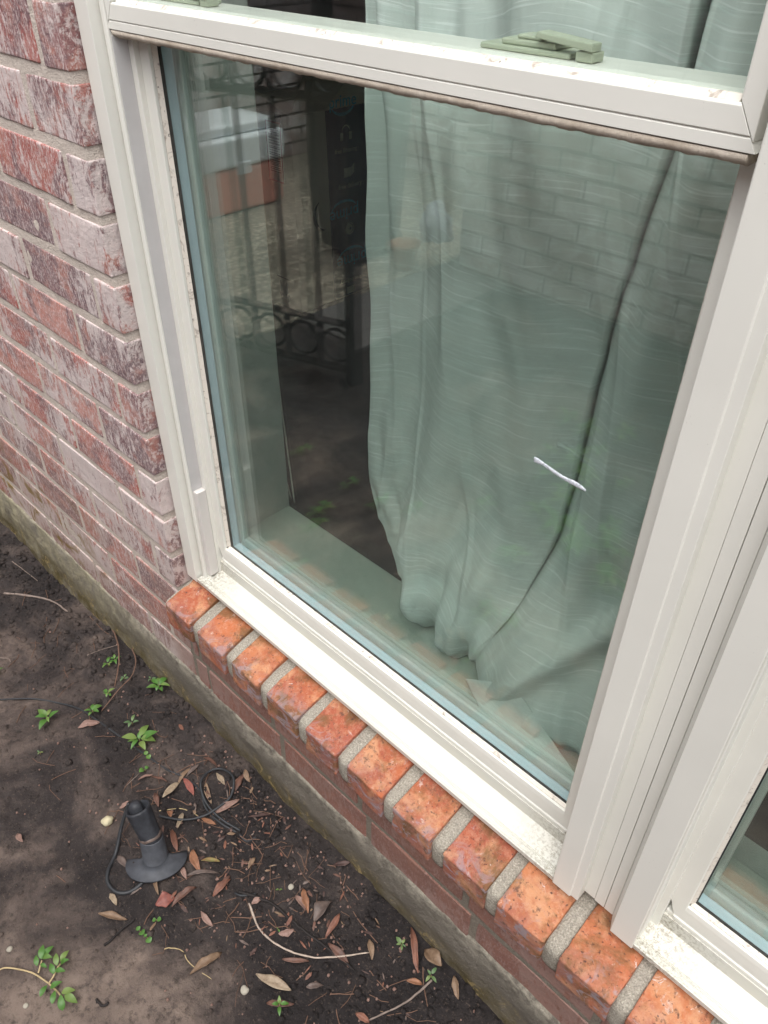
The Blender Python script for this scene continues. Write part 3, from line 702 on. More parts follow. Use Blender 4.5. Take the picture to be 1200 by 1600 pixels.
# ------------------------------------------------------------------ windows
ZT = .92        # head of the windows
def prism_x(name, prof, x0, x1, mat, parent, bv=.0005, loc=(0, 0, 0), mit=None):
    """profile [(y,z)] swept along x; mit=(zref,k0,k1) shears the two ends into a mitre"""
    f0 = (lambda z: x0 + (mit[1]*(z-mit[0]) if mit else 0)); f1 = (lambda z: x1 + (mit[2]*(z-mit[0]) if mit else 0))
    o = MB().loft([(f0(z), y, z) for y, z in prof], [(f1(z), y, z) for y, z in prof]).build(name, mat, parent, loc=loc)
    return bevel(o, bv) if bv else o
def prism_z(name, prof, z0, z1, mat, parent, bv=.0005, loc=(0, 0, 0), mit=None):
    f0 = (lambda x: z0 + (mit[1]*(x-mit[0]) if mit else 0)); f1 = (lambda x: z1 + (mit[2]*(x-mit[0]) if mit else 0))
    o = MB().loft([(x, y, f0(x)) for x, y in prof], [(x, y, f1(x)) for x, y in prof]).build(name, mat, parent, loc=loc)
    return bevel(o, bv) if bv else o
def make_window(dx, label, full=True):
    win = empty('window', (dx, .05, -.65), label, 'window')
    L0 = (dx, 0, 0)
    # left jamb: flat nailing face, groove, inner lip, sash track
    jp = [(.004, .018), (.0275, .018), (.0280, .0310), (.0315, .0330), (.0320, .0275), (.0365, .0275), (.0380, .0290), (.0375, .046), (.0470, .0462), (.0470, .095), (.004, .095)]
    if dx > .1: jp = [(.018, .018), (.0365, .018), (.0370, .0275), (.0395, .0275), (.0405, .029), (.0400, .046), (.047, .0462), (.047, .095), (.018, .095)]
    prism_z('jamb', jp, -.6585, ZT, m_frame, win, loc=L0)
    jr = [(.6600, .018), (.685, .018), (.685, .095), (.650, .095), (.650, .0462), (.6600, .046)]
    prism_z('jamb', jr, -.6560, ZT, m_frame, win, loc=L0)
    # sill: drip edge, two fine ribs, sloping pan, up-stand
    sp = [(.018, -.6565), (.0178, -.6500), (.0192, -.6492), (.0200, -.6500), (.0240, -.6500), (.0246, -.6488), (.0256, -.6488), (.0262, -.6502), (.0275, -.6500), (.0285, -.6510), (.050, -.6420), (.0505, -.6250), (.0535, -.6250), (.0535, -.672), (.030, -.672)]
    prism_x('sill', sp, .0300, .6600, m_sill, win, .0003, loc=L0)
    prism_x('sill_step', [(.0536, -.672), (.0536, -.6205), (.095, -.6205), (.095, -.672)], .0472, .6498, m_frame, win, .0003, loc=L0)
    prism_x('head', [(.018, ZT), (.018, ZT+.035), (.095, ZT+.035), (.095, ZT)], .004, .695, m_frame, win, loc=L0)
    # track filler block at the foot of the left jamb
    if dx < .1:
        o = MB().box((.0378, .0315, -.6430), (.0470, .0460, -.494)).build('track_cover', m_insert, win, loc=L0); bevel(o, .0012, 3)
    MB().box((.0382, .0305, -.640 if dx > .1 else -.4935), (.0392, .0459, .030)).build('balance_cover', m_bal, win, loc=L0)
    # ---- lower (inner) sash
    g0, g1, zb = .066, .631, -.594
    rail = [(.0515, -.6245), (.0515, -.6195), (.0528, -.6180), (.0528, -.6135), (.0522, -.6128), (.0522, -.6000), (.0530, -.5945), (.0560, -.5945), (.0560, -.6000), (.084, -.6000), (.084, -.6204)]
    low = prism_x('lower_sash', [(y, z) for y, z in rail], .0455, .6515, m_frame, win, .0003, loc=L0, mit=(-.594, -.35, .35))
    st = [(.0445, .0530), (.0450, .0520), (.0615, .0520), (.0622, .0527), (.0622, .0560), (.0600, .0560), (.0600, .084), (.0445, .084)]
    prism_z('stile', st, -.6000, .030, m_frame, low, .0004, loc=L0)
    prism_z('stile', [(.697-x, y) for x, y in st][::-1], -.6000, .030, m_frame, low, .0004, loc=L0)
    # glazing beads, stained by age
    def wob(o):
        return o
    prism_x('glazing_bead', [(.0562, -.5942), (.0590, -.5925), (.0606, -.5925), (.0606, -.6), (.0562, -.6)], .0632, .6335, m_bead, low, .0003, loc=L0)
    prism_z('glazing_bead', [(.0624, .0562), (.0650, .0598), (.0655, .0606), (.060, .0606), (.060, .0562)], -.5920, .030, m_bead, low, .0002, loc=L0)
    prism_z('glazing_bead', [(.6346, .0562), (.6316, .0598), (.6312, .0606), (.637, .0606), (.637, .0562)], -.5920, .030, m_bead, low, .0002, loc=L0)
    prism_x('top_rail', [(.050, .0300), (.050, .058), (.0530, .0595), (.0880, .0595), (.0910, .057), (.0910, .0300)], .0455, .6515, m_frame, low, .0006, loc=L0)
    def pane(nm, y, x0, x1, z0, z1, par):
        MB().box((x0, y, z0), (x1, y+.003, z1)).build(nm, m_glass2 if y > .07 else m_glass, par, loc=L0)
    pane('glass_pane', .0608, .060, .637, -.600, .0300, low)
    pane('glass_pane', .0760, .060, .637, -.600, .0300, low)
    mb = MB(); a, b = .0640, .0755
    mb.box((.0600, a, -.6000), (.0655, b, .0300)); mb.box((.6315, a, -.6000), (.637, b, .0300)); mb.box((.0656, a, -.6000), (.6314, b, -.5945))
    mb.build('spacer', m_spacer, low, loc=L0)
    mb = MB(); mb.box((.060, .0638, -.6), (.0665, .06395, .03)); mb.box((.6306, .0638, -.6), (.637, .06395, .03)); mb.box((.0666, .0638, -.6), (.6305, .06395, -.5930))
    mb.build('gasket', m_gasket, low, loc=L0)
    mb = MB(); mb.box((.0600, .0792, -.5999), (.0715, .088, .03)); mb.box((.6255, .0792, -.5999), (.637, .088, .03)); mb.box((.0716, .0792, -.5999), (.6254, .088, -.586))
    bevel(mb.build('inner_bead', m_frame, low, loc=L0), .0012)
    # ---- upper (outer) sash
    zb = .0365
    rp = [(.0300, .0360), (.0300, .0425), (.0312, .0432), (.0297, .0438), (.0297, .0560), (.0306, .0572), (.0330, .0572), (.0330, .0545), (.049, .0545), (.049, .0360)]
    up = prism_x('upper_sash', rp, .0360, .6490, m_frame, win, .0003, loc=L0, mit=(.036, .62, -.62))
    s2 = [(.0385, .0300), (.0390, .0297), (.0490, .0297), (.0500, .0306), (.0500, .033), (.0480, .033), (.0480, .049), (.0385, .049)]
    prism_z('stile', s2, .0370, ZT-.002, m_frame, up, .0003, loc=L0, mit=(.036, 1.6, 0))
    prism_z('stile', [(.6850-x, y) for x, y in s2][::-1], .0370, ZT-.002, m_frame, up, .0003, loc=L0, mit=(.649, -1.6, 0))
    prism_x('glazing_bead', [(.0332, .0573), (.0360, .0600), (.0375, .0602), (.0375, .055), (.0332, .055)], .0515, .6335, m_bead, up, .0003, loc=L0)
    pane('glass_pane', .0377, .049, .637, .0548, ZT-.003, up)
    # brush weatherstrip under the meeting rail
    n = 420; v, f = [], []
    prof = [(.0305, .0352), (.0312, .0315), (.0335, .0298), (.0440, .0300), (.0455, .0352)]
    for i in range(n):
        x = .0400 + (.6455-.0400)*i/(n-1)
        for j, (y, z) in enumerate(prof):
            a = .0007*float(fbm(x*150, j*1.3, dx*9, 4)) if j in (1, 2, 3) else 0
            v.append((x, y-.4*a, z+a+(.0005*float(fbm(x*9, 2., dx, 2)) if j in (1, 2, 3) else 0)))
    k = len(prof)
    for i in range(n-1):
        for j in range(k): f.append((i*k+j, i*k+(j+1) % k, (i+1)*k+(j+1) % k, (i+1)*k+j))
    f += [tuple(range(k))[::-1], tuple(range((n-1)*k, n*k))]
    link('weatherstrip', mesh(v, f), m_pile, up, L0, True)
    return win, low, up
m_bal = simple('grey_balance_cover', (.52, .505, .50), .6, .3, .06, 30)
m_insert = simple('cream_plastic_cover', (.62, .59, .56), .5, .4, .04, 25, .15)
m_latch = simple('sage_tinted_latch_metal', (.44, .47, .36), .45, .5, .05, 30)
w1, low1, up1 = make_window(0, 'large double hung window with pale curtain bunched behind its glass')
w2, low2, up2 = make_window(.708, 'second window at the right edge, dark room behind its glass')
# sash locks on the inner sash, seen through the upper pane
def lock(x0, w_):
    L0 = (0, 0, 0)
    mb = MB(); a, s = x0, w_
    mb.box((a, .058, .0597), (a+s*.80, .082, .0630)); mb.box((a+s*.18, .060, .0631), (a+s*.66, .080, .0665)); mb.box((a+s*.30, .062, .0666), (a+s*.52, .078, .0690))
    o = mb.build('sash_lock', m_latch, low1, loc=L0); bevel(o, .001, 2)
    c = MB(); c.loft([(a+s*.50, .056, .0690), (a+s*.50, .068, .0690), (a+s*.52, .068, .0725), (a+s*.52, .056, .0725)], [(a+s*1.0, .054, .0655), (a+s*1.0, .064, .0655), (a+s*1.0, .064, .0700), (a+s*1.0, .054, .0700)])
    c.box((a+s*.86, .056, .0598), (a+s*1.0, .068, .0654))
    bevel(c.build('lock_lever', m_latch, o, loc=L0), .0008, 2)
lock(.450, .084); lock(.085, .075)
# white paint smear on the glass
_k = M('dragged_white_paint', .6); _c = _k.coord('Pos', False, (1, 1, 1)); _k.col((.66, .69, .75))
_k.l(_k.ramp(_k.noise(_c, 420, 6, .75), [(.36, 0.), (.52, .95)]), _k.b.inputs['Alpha']); m_smear = _k.m
v = []; n = 26
for i in range(n):
    t = i/(n-1); x = .533+.049*t; z = -.2155-.0055*t + .0006*sin(9*t); h = (.0036+.0016*float(vnoise(t*9, 1, 2)))*(1 if t < .94 else .6)*(1.5 if t < .12 or .5 < t < .62 else 1)
    v += [(x, .0606, z-h/2), (x, .0606, z+h/2), (x, .0599, z-h/4), (x, .0599, z+h/4)]
f = []
for i in range(n-1):
    a, b = 4*i, 4*i+4
    f += [(a, b, b+2, a+2), (a+2, b+2, b+3, a+3), (a+3, b+3, b+1, a+1), (a, a+1, b+1, b)]
f += [(0, 2, 3, 1), (4*n-4, 4*n-3, 4*n-1, 4*n-2)]
link('paint_smear', mesh(v, f), m_smear, low1, (0, 0, 0), True)
# mullion cover between the two windows
mull = empty('window_mullion', (.7, .03, -.66), 'wide off-white folded metal mullion joining the two windows', 'mullion')
ZB = -.6565
def plate(name, prof, z0=ZB):
    o = prism_z(name, prof, z0, ZT+.03, m_frame, mull, .0004)
    return o
plate('cover_strip', [(.6555, .0172), (.6565, .0165), (.6765, .0165), (.6835, .0290), (.6835, .0470), (.6555, .0470)])
plate('cover_strip', [(.7180, .0290), (.7235, .0175), (.7245, .0165), (.7465, .0165), (.7475, .0175), (.7475, .0265), (.7180, .0265)][::1] if False else [(.7180, .0300), (.7240, .0165), (.7468, .0165), (.7475, .0172), (.7475, .0176), (.7260, .0176), (.7230, .0300)])
plate('filler_strip', [(.6838, .0300), (.6968, .0300), (.6968, .046), (.6838, .046)], ZB+.004)
plate('filler_strip', [(.6971, .0296), (.7076, .0296), (.7076, .046), (.6971, .046)], ZB+.003)
plate('filler_strip', [(.7081, .0300), (.7178, .0300), (.7178, .046), (.7081, .046)], ZB+.002)

# ------------------------------------------------------------------ the room behind the windows
m_wallin = simple('sage_white_paint', (.38, .41, .37), .7, .3, .04, 8)
m_stool = simple('window_stool_paint', (.40, .44, .38), .45, .4, .05, 12)
m_carpet = simple('dark_carpet', (.035, .030, .028), .95, .1, .3, 200)
m_dim = simple('brown_room_paint', (.48, .45, .40), .9, .2, .06, 4)
stool = MB().box((.0405, .0885, -.630), (.674, .187, -.600)).build('window_stool', m_stool)
bevel(stool, .003, 3); tag(stool, 'pale green painted inner window ledge behind the large window', 'window ledge')
s2_ = MB().box((.7545, .0885, -.630), (1.40, .135, -.600)).build('window_stool', m_stool)
bevel(s2_, .003, 3); tag(s2_, 'narrow inner ledge behind the second window at the right edge', 'window ledge')
def struct(name, mb, mat): return tag(mb.build(name, mat), kind='structure')
struct('room_wall', MB().box((-.10, .0935, -.875), (.0402, .188, 1.2)), m_wallin)
struct('room_wall', MB().box((.675, .0935, -.875), (.7535, .188, 1.2)), m_wallin)
struct('room_wall', MB().box((.0404, .0955, -.875), (1.41, .185, -.6305)), m_wallin)
struct('room_wall', MB().box((1.411, .0935, -.875), (2.6, .188, 1.2)), m_wallin)
struct('room_wall', MB().box((-2.6, .0935, -.875), (-.1005, .188, 1.2)), m_wallin)
struct('room_wall', MB().box((-.1, .0935, .96), (1.41, .188, 1.75)), m_wallin)
struct('room_wall', MB().box((-2.6, 3.6, -.875), (2.6, 3.7, 1.75)), m_dim)
struct('room_wall', MB().box((-2.7, .0935, -.875), (-2.601, 3.7, 1.75)), m_dim)
struct('room_wall', MB().box((2.601, .0935, -.875), (2.7, 3.7, 1.75)), m_dim)
struct('room_floor', MB().box((-2.7, .0935, -.98), (2.7, 3.7, -.88)), m_carpet)
struct('room_ceiling', MB().box((-2.7, .0935, 1.751), (2.7, 3.7, 1.85)), m_dim)

# ------------------------------------------------------------------ curtain
def sstep(a, b, x): t = np.clip((x-a)/(b-a), 0, 1); return t*t*(3-2*t)
def build_curtain():
    nx, nz = 480, 520; SJ = .60; jn = int(nx*SJ)
    s = np.concatenate([np.linspace(0, SJ, jn), np.linspace(SJ, 1, nx-jn+1)[1:]]); t = np.linspace(0, 1, nz)
    S, T = np.meshgrid(s, t, indexing='ij')
    Zt = .88 - 1.478*T
    low = sstep(-.40, -.60, Zt)
    xl = .208 + .012*sstep(-.25, .1, Zt)*-1 + .085*sstep(-.47, -.60, Zt)**1.2 - .004*np.sin(Zt*9)
    xr = .672 + 0*Zt
    xv = np.interp(-Zt, [-.9, .007, .083, .149, .211, .31, .385, .504, .60], [.545, .528, .517, .510, .506, .503, .497, .474, .445])
    l = np.clip(S/SJ, 0, 1); r = np.clip((S-SJ)/(1-SJ), 0, 1); left = np.arange(nx)[:, None] < jn
    X = np.where(left, xl+(xv-xl)*l, xv+(xr-xv)*r)
    y0 = .200 - .02*S
    yb = np.clip(.170 - .30*(X-.30), .094, .2)
    Y = y0*(1-low) + yb*low
    up = sstep(-.50, .05, Zt)
    # left half: narrow pleats by the border, then a broad soft swell
    Y = Y + left*(.014*up*np.sin(2*pi*(l*6.3+.25*np.sin(Zt*4)))*np.exp(-(l/.38)**2)
        - .024*np.exp(-((l-.62-.10*np.sin(Zt*3.2+.6))/.26)**2)
        + .010*np.sin(2*pi*(l*2.4+.18*np.sin(Zt*7)+Zt*.5))*sstep(.1, .4, l)
        - .010*sstep(.80, 1., l)*(1-.3*low))
    # right half: falls away behind the lap, rolls forward, then slanting hollows
    q = (X-.60)*.80 + (Zt+.30)*.40
    Y = Y + (~left)*(.014*np.exp(-r/.035)*(1-.3*low) - .017*np.exp(-((r-.24)/.13)**2) + .013*np.exp(-((r-.56+.25*(Zt+.2))/.13)**2)
        + .011*np.sin(2*pi*q/.12)*sstep(.25, .5, r)*sstep(.0, -.3, Zt) - .010*np.exp(-((r-.86)/.1)**2))
    Y = Y - (~left)*.018*np.exp(-(((X-.575)*.75-(Zt+.47)*.66)/.014)**2)*sstep(-.22, -.40, Zt)*sstep(.1, .3, r)
    Y = Y + (~left)*.012*np.exp(-(((X-.600)*.75-(Zt+.49)*.66)/.020)**2)*sstep(-.25, -.42, Zt)*sstep(.1, .3, r)
    Y = Y + .0035*fbm(X*14, Zt*7, 2.2, 3) + .0011*np.sin(2*pi*(X*.9+Zt*.5)/.058+2*fbm(X*5, Zt*5, 1.1, 2))*sstep(.35,.0,Zt)
    # gathers that converge towards the bunched foot
    k = sstep(-.36, -.57, Zt)
    Y = Y + left*k*(.011*np.sin(2*pi*(l*2.6-.9*Zt+.2))*np.exp(-((l-.5)/.42)**2) + .0040*np.sin(2*pi*(l*7+2.2*Zt))*sstep(.25, .6, l))
    Y = Y + .0028*np.sin(2*pi*(Zt/.062 + X*7 + .5*np.sin(X*25)))*sstep(-.42, -.56, Zt)*left
    X = X + .004*np.sin(Zt*30+X*20)*k*left
    wr = .0007*fbm(X*50, Zt*24, 7.7, 3) - .0036*np.clip(1-np.abs(vnoise(X*22+Zt*3.4+.7*vnoise(X*6, Zt*5, 2.), Zt*1.3, 4.1))/.22, 0, 1)**1.4 - .0020*np.clip(1-np.abs(vnoise(X*26-Zt*9, Zt*3+X*4, 1.4))/.18, 0, 1)*sstep(-.2, -.5, Zt)
    Y = Y + wr
    # the hem rolls under
    Z = Zt + .010*low*np.abs(np.sin(2*pi*(X/.085)+.4))*np.exp(-((X-.37)/.09)**2)
    roll = sstep(-.575, -.598, Zt)
    Y = Y + .018*roll
    Y = np.maximum(Y, .0905 + .002*(S))
    v = np.stack([X, Y, Z], -1).reshape(-1, 3); idx = np.arange(nx*nz).reshape(nx, nz)
    f = np.stack([idx[:-1, :-1], idx[:-1, 1:], idx[1:, 1:], idx[1:, :-1]], -1).reshape(-1, 4)
    me = mesh(v, f.tolist(), 'curtain')
    uv = me.uv_layers.new(name='UVMap'); li = np.zeros(len(me.loops), np.int32); me.loops.foreach_get('vertex_index', li)
    # v follows the cloth: the slub lines sag a little with the folds
    V = (Zt + .05*(Y-.2) + .010*np.sin(X*24+Zt*6) + .006*fbm(X*9, Zt*4, .3, 2) + .05*(X-.4)*low)
    uvs = np.stack([X, V*.62], -1).reshape(-1, 2)[li]; uv.data.foreach_set('uv', uvs.ravel())
    o = link('curtain', me, m_curtain, None, (0, 0, 0), True)
    tag(o, 'long sage green linen curtain bunched on the window ledge', 'curtain')
    md = o.modifiers.new('thick', 'SOLIDIFY'); md.thickness = .0012; md.offset = 1
    return o
curtain = build_curtain()
# folded hem corner that stands against the glass
def hem():
    A = Vector((.470, .0905, -.560)); B = Vector((.505, .088, -.5975)); D = Vector((.640, .086, -.5975)); E_ = Vector((.520, .104, -.540))
    n = 24; v, uvl = [], []
    for i in range(n+1):
        for j in range(n+1):
            a, b = i/n, j/n
            top = A.lerp(E_, b); bot = B.lerp(D, b)
            p = top.lerp(bot, a); p.y += .006*sin(pi*b)*(-1)*a + .004*b
            p.y = max(p.y, .0825)
            v.append(p); uvl.append((p.x, p.z*.62+.3*b))
    f = [(i*(n+1)+j, i*(n+1)+j+1, (i+1)*(n+1)+j+1, (i+1)*(n+1)+j) for i in range(n) for j in range(n)]
    me = mesh(v, f); uv = me.uv_layers.new(name='UVMap')
    for l in me.loops: uv.data[l.index].uv = uvl[l.vertex_index]
    o = link('hem_corner', me, m_curtain, curtain, (0, 0, 0), True)
    md = o.modifiers.new('thick', 'SOLIDIFY'); md.thickness = .001
hem()
# thin blind cords
m_cord = simple('white_cord', (.62, .60, .52), .8, .2)
cd = empty('blind_cord', (0, .2, .9), 'pair of thin white blind cords hanging in the dark gap left of the curtain', 'cord')
MB().tube(smooth_path([(-.010, .2, .9), (-.0045, .2, .1), (-.003, .2, -.02), (-.005, .2, -.299), (.012, .2, -.34), (.020, .2, -.365), (.026, .2, -.45), (.038, .2, -.604)]), .0013, 6).build('cord', m_cord, cd, True, loc=(0, 0, 0))
MB().tube(smooth_path([(.004, .2, .9), (.006, .2, .1), (.007, .2, -.15), (-.001, .2, -.30), (.009, .2, -.40), (.012, .2, -.52), (.030, .2, -.60)]), .0011, 6).build('cord', m_cord, cd, True, loc=(0, 0, 0))

# ------------------------------------------------------------------ cardboard box with printed packing tape
m_card = simple('brown_cardboard', (.78, .70, .52), .85, .2, .07, 30)
m_navy = simple('navy_packing_tape', (.012, .020, .055), .3, .5, .15, 12)
m_aqua = simple('light_blue_print', (.06, .50, .70), .5)
m_cream = simple('cream_print', (.75, .72, .5), .6)
m_ink = simple('dark_ink', (.03, .028, .03), .6)
m_redink = simple('red_label_ink', (.36, .03, .05), .6)
m_label = simple('white_label', (.8, .78, .72), .6)
m_purple = simple('purple_tape', (.06, .035, .09), .5)
BX, BY, BZ0, BZ1 = -.965, 1.055, -.879, -.330
box = empty('cardboard_box', (-1.1, 1.2, BZ0), 'tall open cardboard box with navy printed tape in the dark room', 'box')
mb = MB(); mb.box((-1.27, BY, BZ0), (BX, BY+.004, BZ1)); mb.box((BX-.004, BY+.0041, BZ0), (BX, 1.455, BZ1)); mb.box((-1.27, BY+.0041, BZ0), (-1.266, 1.455, BZ1)); mb.box((-1.2659, 1.451, BZ0), (BX-.0041, 1.455, BZ1)); mb.box((-1.2659, BY+.0041, BZ0), (BX-.0041, 1.4509, BZ0+.004))
mb.build('carton', m_card, box, loc=(0, 0, 0))
def flap(a, b, c, d, t=(0, 0, .004)):
    A = [a, b, c, d]; MB().loft(A, [tuple(Vector(p)+Vector(t)) for p in A]).build('flap', m_card, box, loc=(0, 0, 0))
flap((BX, BY, BZ1+.001), (BX, 1.18, BZ1+.001), (BX+.09, 1.19, BZ1+.095), (BX+.08, 1.04, BZ1+.11))
flap((BX, 1.185, BZ1+.001), (BX, 1.45, BZ1+.001), (BX-.05, 1.43, BZ1+.14), (BX-.04, 1.19, BZ1+.13))
flap((-1.26, BY, BZ1+.001), (BX-.005, BY, BZ1+.001), (BX-.03, BY-.09, BZ1+.07), (-1.24, BY-.09, BZ1+.06))
MB().box((-1.030, BY-.0012, BZ1-.02), (-1.004, BY-.0003, BZ1+.0)).build('tape_end', m_purple, box, loc=(0, 0, 0))
mb = MB(); mb.loft([(BX+.0006, 1.190, BZ0+.002), (BX+.0006, 1.355, BZ0+.002), (BX+.0006, 1.345, BZ1-.001), (BX+.0006, 1.178, BZ1-.001)], [(BX+.0014, 1.190, BZ0+.002), (BX+.0014, 1.355, BZ0+.002), (BX+.0014, 1.345, BZ1-.001), (BX+.0014, 1.178, BZ1-.001)])
tape = mb.build('packing_tape', m_navy, box, loc=(0, 0, 0))
def face_x(u, v_, d=.0022): return (BX+d, u, v_)
def arc_print(cy, cz, rw, rh, a0, a1, th, mat, name, d=.0022):
    n = 22; v = []
    for i in range(n+1):
        a = R(a0+(a1-a0)*i/n); tt = th*(.25+.75*sin(pi*i/n))
        for r_ in (-.5, .5): v.append(face_x(cy+(rw+tt*r_)*cos(a), cz+(rh+tt*r_)*sin(a), d))
    f = [(2*i, 2*i+2, 2*i+3, 2*i+1) for i in range(n)]
    nv = len(v); v += [(p[0]-.0006, p[1], p[2]) for p in v]; f += [tuple(q+nv for q in g_)[::-1] for g_ in f]
    f += [(2*i, 2*i+nv, 2*i+2+nv, 2*i+2) for i in range(n)] + [(2*i+1, 2*i+3, 2*i+3+nv, 2*i+1+nv) for i in range(n)]
    link(name, mesh(v, f), mat, tape, (0, 0, 0))
def text(body, size, loc, flip, mat, name, parent, italic=0, rx=None):
    cu = bpy.data.curves.new(name, 'FONT'); cu.body = body; cu.size = size; cu.extrude = .0003; cu.align_x = 'CENTER'; cu.align_y = 'CENTER'; cu.offset = size*.008
    o = bpy.data.objects.new(name, cu); C.objects.link(o)
    # face +x: text right = +y, text up = +z
    Mx = Matrix(((0, 0, 1), (1, 0, 0), (0, 1, 0))) if rx is None else rx
    dg = bpy.context.evaluated_depsgraph_get(); me = bpy.data.meshes.new_from_object(o.evaluated_get(dg))
    bpy.data.objects.remove(o); rot = Mx.to_4x4() @ Matrix.Rotation(R(flip), 4, 'Z')
    me.transform(rot); me.materials.clear()
    return link(name, me, mat, parent, loc)
text('prime', .044, face_x(1.243, -.315), 0, m_aqua, 'printed_word', tape)
arc_print(1.243, -.318, .045, .030, 205, 335, .008, m_aqua, 'printed_smile')
# headphones
arc_print(1.253, -.398, .016, .020, 0, 180, .0035, m_cream, 'headphone_mark')
for q in (-1, 1): MB().box((BX+.0016, 1.253+q*.017-.005, -.416), (BX+.0024, 1.253+q*.017+.005, -.396)).build('headphone_mark', m_cream, tape, loc=(0, 0, 0))
text('free listening', .0165, face_x(1.252, -.443), 0, m_cream, 'printed_words', tape)
MB().box((BX+.0016, 1.243, -.517), (BX+.0024, 1.270, -.492)).build('parcel_mark', m_cream, tape, loc=(0, 0, 0))
MB().loft([face_x(1.2715, -.515, .0016), face_x(1.283, -.507, .0016), face_x(1.283, -.484, .0016), face_x(1.2715, -.492, .0016)], [face_x(1.2715, -.515, .0024), face_x(1.283, -.507, .0024), face_x(1.283, -.484, .0024), face_x(1.2715, -.492, .0024)]).build('parcel_mark', m_cream, tape, loc=(0, 0, 0))
text('free delivery', .0185, face_x(1.266, -.542), 0, m_cream, 'printed_words', tape)
text('prime', .050, face_x(1.240, -.620), 180, m_aqua, 'printed_word', tape)
arc_print(1.240, -.612, .052, .030, 25, 165, .008, m_aqua, 'printed_smile')
arc_print(1.262, -.668, .0085, .0085, 0, 360, .012, m_cream, 'play_mark')
arc_print(1.262, -.668, .016, .016, 0, 359, .004, m_cream, 'play_mark')
text('prime', .054, face_x(1.268, -.765), 180, m_aqua, 'printed_word', tape)
arc_print(1.268, -.757, .056, .030, 25, 165, .008, m_aqua, 'printed_smile')
text('free delivery', .0175, face_x(1.262, -.830), 180, m_cream, 'printed_words', tape)
MB().box((BX+.0016, 1.245, -.872), (BX+.0024, 1.275, -.850)).build('parcel_mark', m_cream, tape, loc=(0, 0, 0))
# dark crescent on the carton and label with bars on the narrow side
n = 18; v = []
for i in range(n+1):
    a = R(120+150*i/n); tt = .012*sin(pi*i/n)+.001
    for r_ in (-.5, .5): v.append((BX+.0008, 1.165+(.042+tt*r_)*cos(a), -.605+(.045+tt*r_)*sin(a)))
link('printed_crescent', mesh(v, [(2*i, 2*i+2, 2*i+3, 2*i+1) for i in range(n)]), m_ink, box, (0, 0, 0))
FY = BY-.0008
MB().box((-1.072, FY-.0008, -.508), (-1.006, FY, -.350)).build('shipping_label', m_label, box, loc=(0, 0, 0))
mb = MB()
for a, b in (((-1.072, -.508), (-1.006, -.503)), ((-1.072, -.355), (-1.006, -.350)), ((-1.072, -.5029), (-1.068, -.3551)), ((-1.010, -.5029), (-1.006, -.3551))): mb.box((a[0], FY-.0018, a[1]), (b[0], FY-.0009, b[1]))
mb.build('label_border', m_redink, box, loc=(0, 0, 0))
mb = MB(); z = -.370
while z > -.480:
    h = random.choice([.0018, .003, .0045]); mb.box((-1.062, FY-.0018, z-h), (-1.016, FY-.0009, z)); z -= h+random.choice([.002, .003, .004])
mb.build('bar_code', m_ink, box, loc=(0, 0, 0))
mb = MB(); mb.box((-1.07, FY-.0018, -.790), (-.990, FY-.0009, -.786))
for x in (-1.055, -1.025):
    mb.box((x-.002, FY-.0018, -.842), (x+.002, FY-.0009, -.800)); mb.loft([(x-.009, FY-.0018, -.838), (x+.009, FY-.0018, -.838), (x, FY-.0018, -.862)], [(x-.009, FY-.0009, -.838), (x+.009, FY-.0009, -.838), (x, FY-.0009, -.862)])
mb.build('arrow_marks', m_ink, box, loc=(0, 0, 0))
# dark chest added deeper in the room to keep it dark
ch = MB().box((-.60, 1.9, -.8799), (.35, 2.35, -.20)).build('added_dark_cabinet', m_carpet); bevel(ch, .01, 2); tag(ch, 'made-up dark low cabinet that darkens the back of the room', 'cabinet')

# ------------------------------------------------------------------ things on the soil
ZUP = Vector((0, 0, 1))
def make_leaf(name, a, b, wd, mat, parent=None, lift=.004, curl=None, droop=0., nseg=9):
    a = Vector((a[0], a[1], gz(*a)+lift*random.uniform(.5, 1.2))); b = Vector((b[0], b[1], gz(*b)+lift*random.uniform(.3, 1.3)))
    d = b-a; L = d.length; t = d.normalized(); s_ = t.cross(ZUP).normalized(); u = s_.cross(t)
    tw0, tw1 = random.uniform(-.8, .8), random.uniform(-.8, .8); cup = random.uniform(.2, .9) if curl is None else curl
    arch = L*random.uniform(.04, .12); bend = L*random.uniform(-.08, .08); v, f = [], []
    org = a+d*.5
    for i in range(nseg+1):
        q = i/nseg; hw = wd/2*(sin(pi*min(1, q*.97+.02))**.75)*(1-.25*abs(q-.45)); hw = max(hw, wd*.04)
        hw *= 1+.22*float(vnoise(q*5+a.x*90, a.y*70, 3)); c = a + d*q + u*(arch*sin(pi*q)+L*.05*float(vnoise(q*4+a.y*80, a.x*60, 8))) + s_*bend*sin(pi*q) ; tw = tw0+(tw1-tw0)*q
        for j in (-1, -.5, 0, .5, 1):
            side = s_*cos(tw)+u*sin(tw); up_ = u*cos(tw)-s_*sin(tw)
            v.append(c + side*hw*j + up_*(abs(j)**1.5*hw*cup + .0003*random.uniform(-1, 1)) - org)
    for i in range(nseg):
        for j in range(4): f.append((i*5+j, i*5+j+1, (i+1)*5+j+1, (i+1)*5+j))
    me = mesh(v, f, name); o = link(name, me, mat, parent, org, True)
    md = o.modifiers.new('thick', 'SOLIDIFY'); md.thickness = .0005
    return o
for a, b, wd, c, lab in LEAVES:
    o = make_leaf('dry_leaf', a, b, wd*1.05, m_leaf[c]); tag(o, lab, 'leaf', 'dry leaves on the soil')
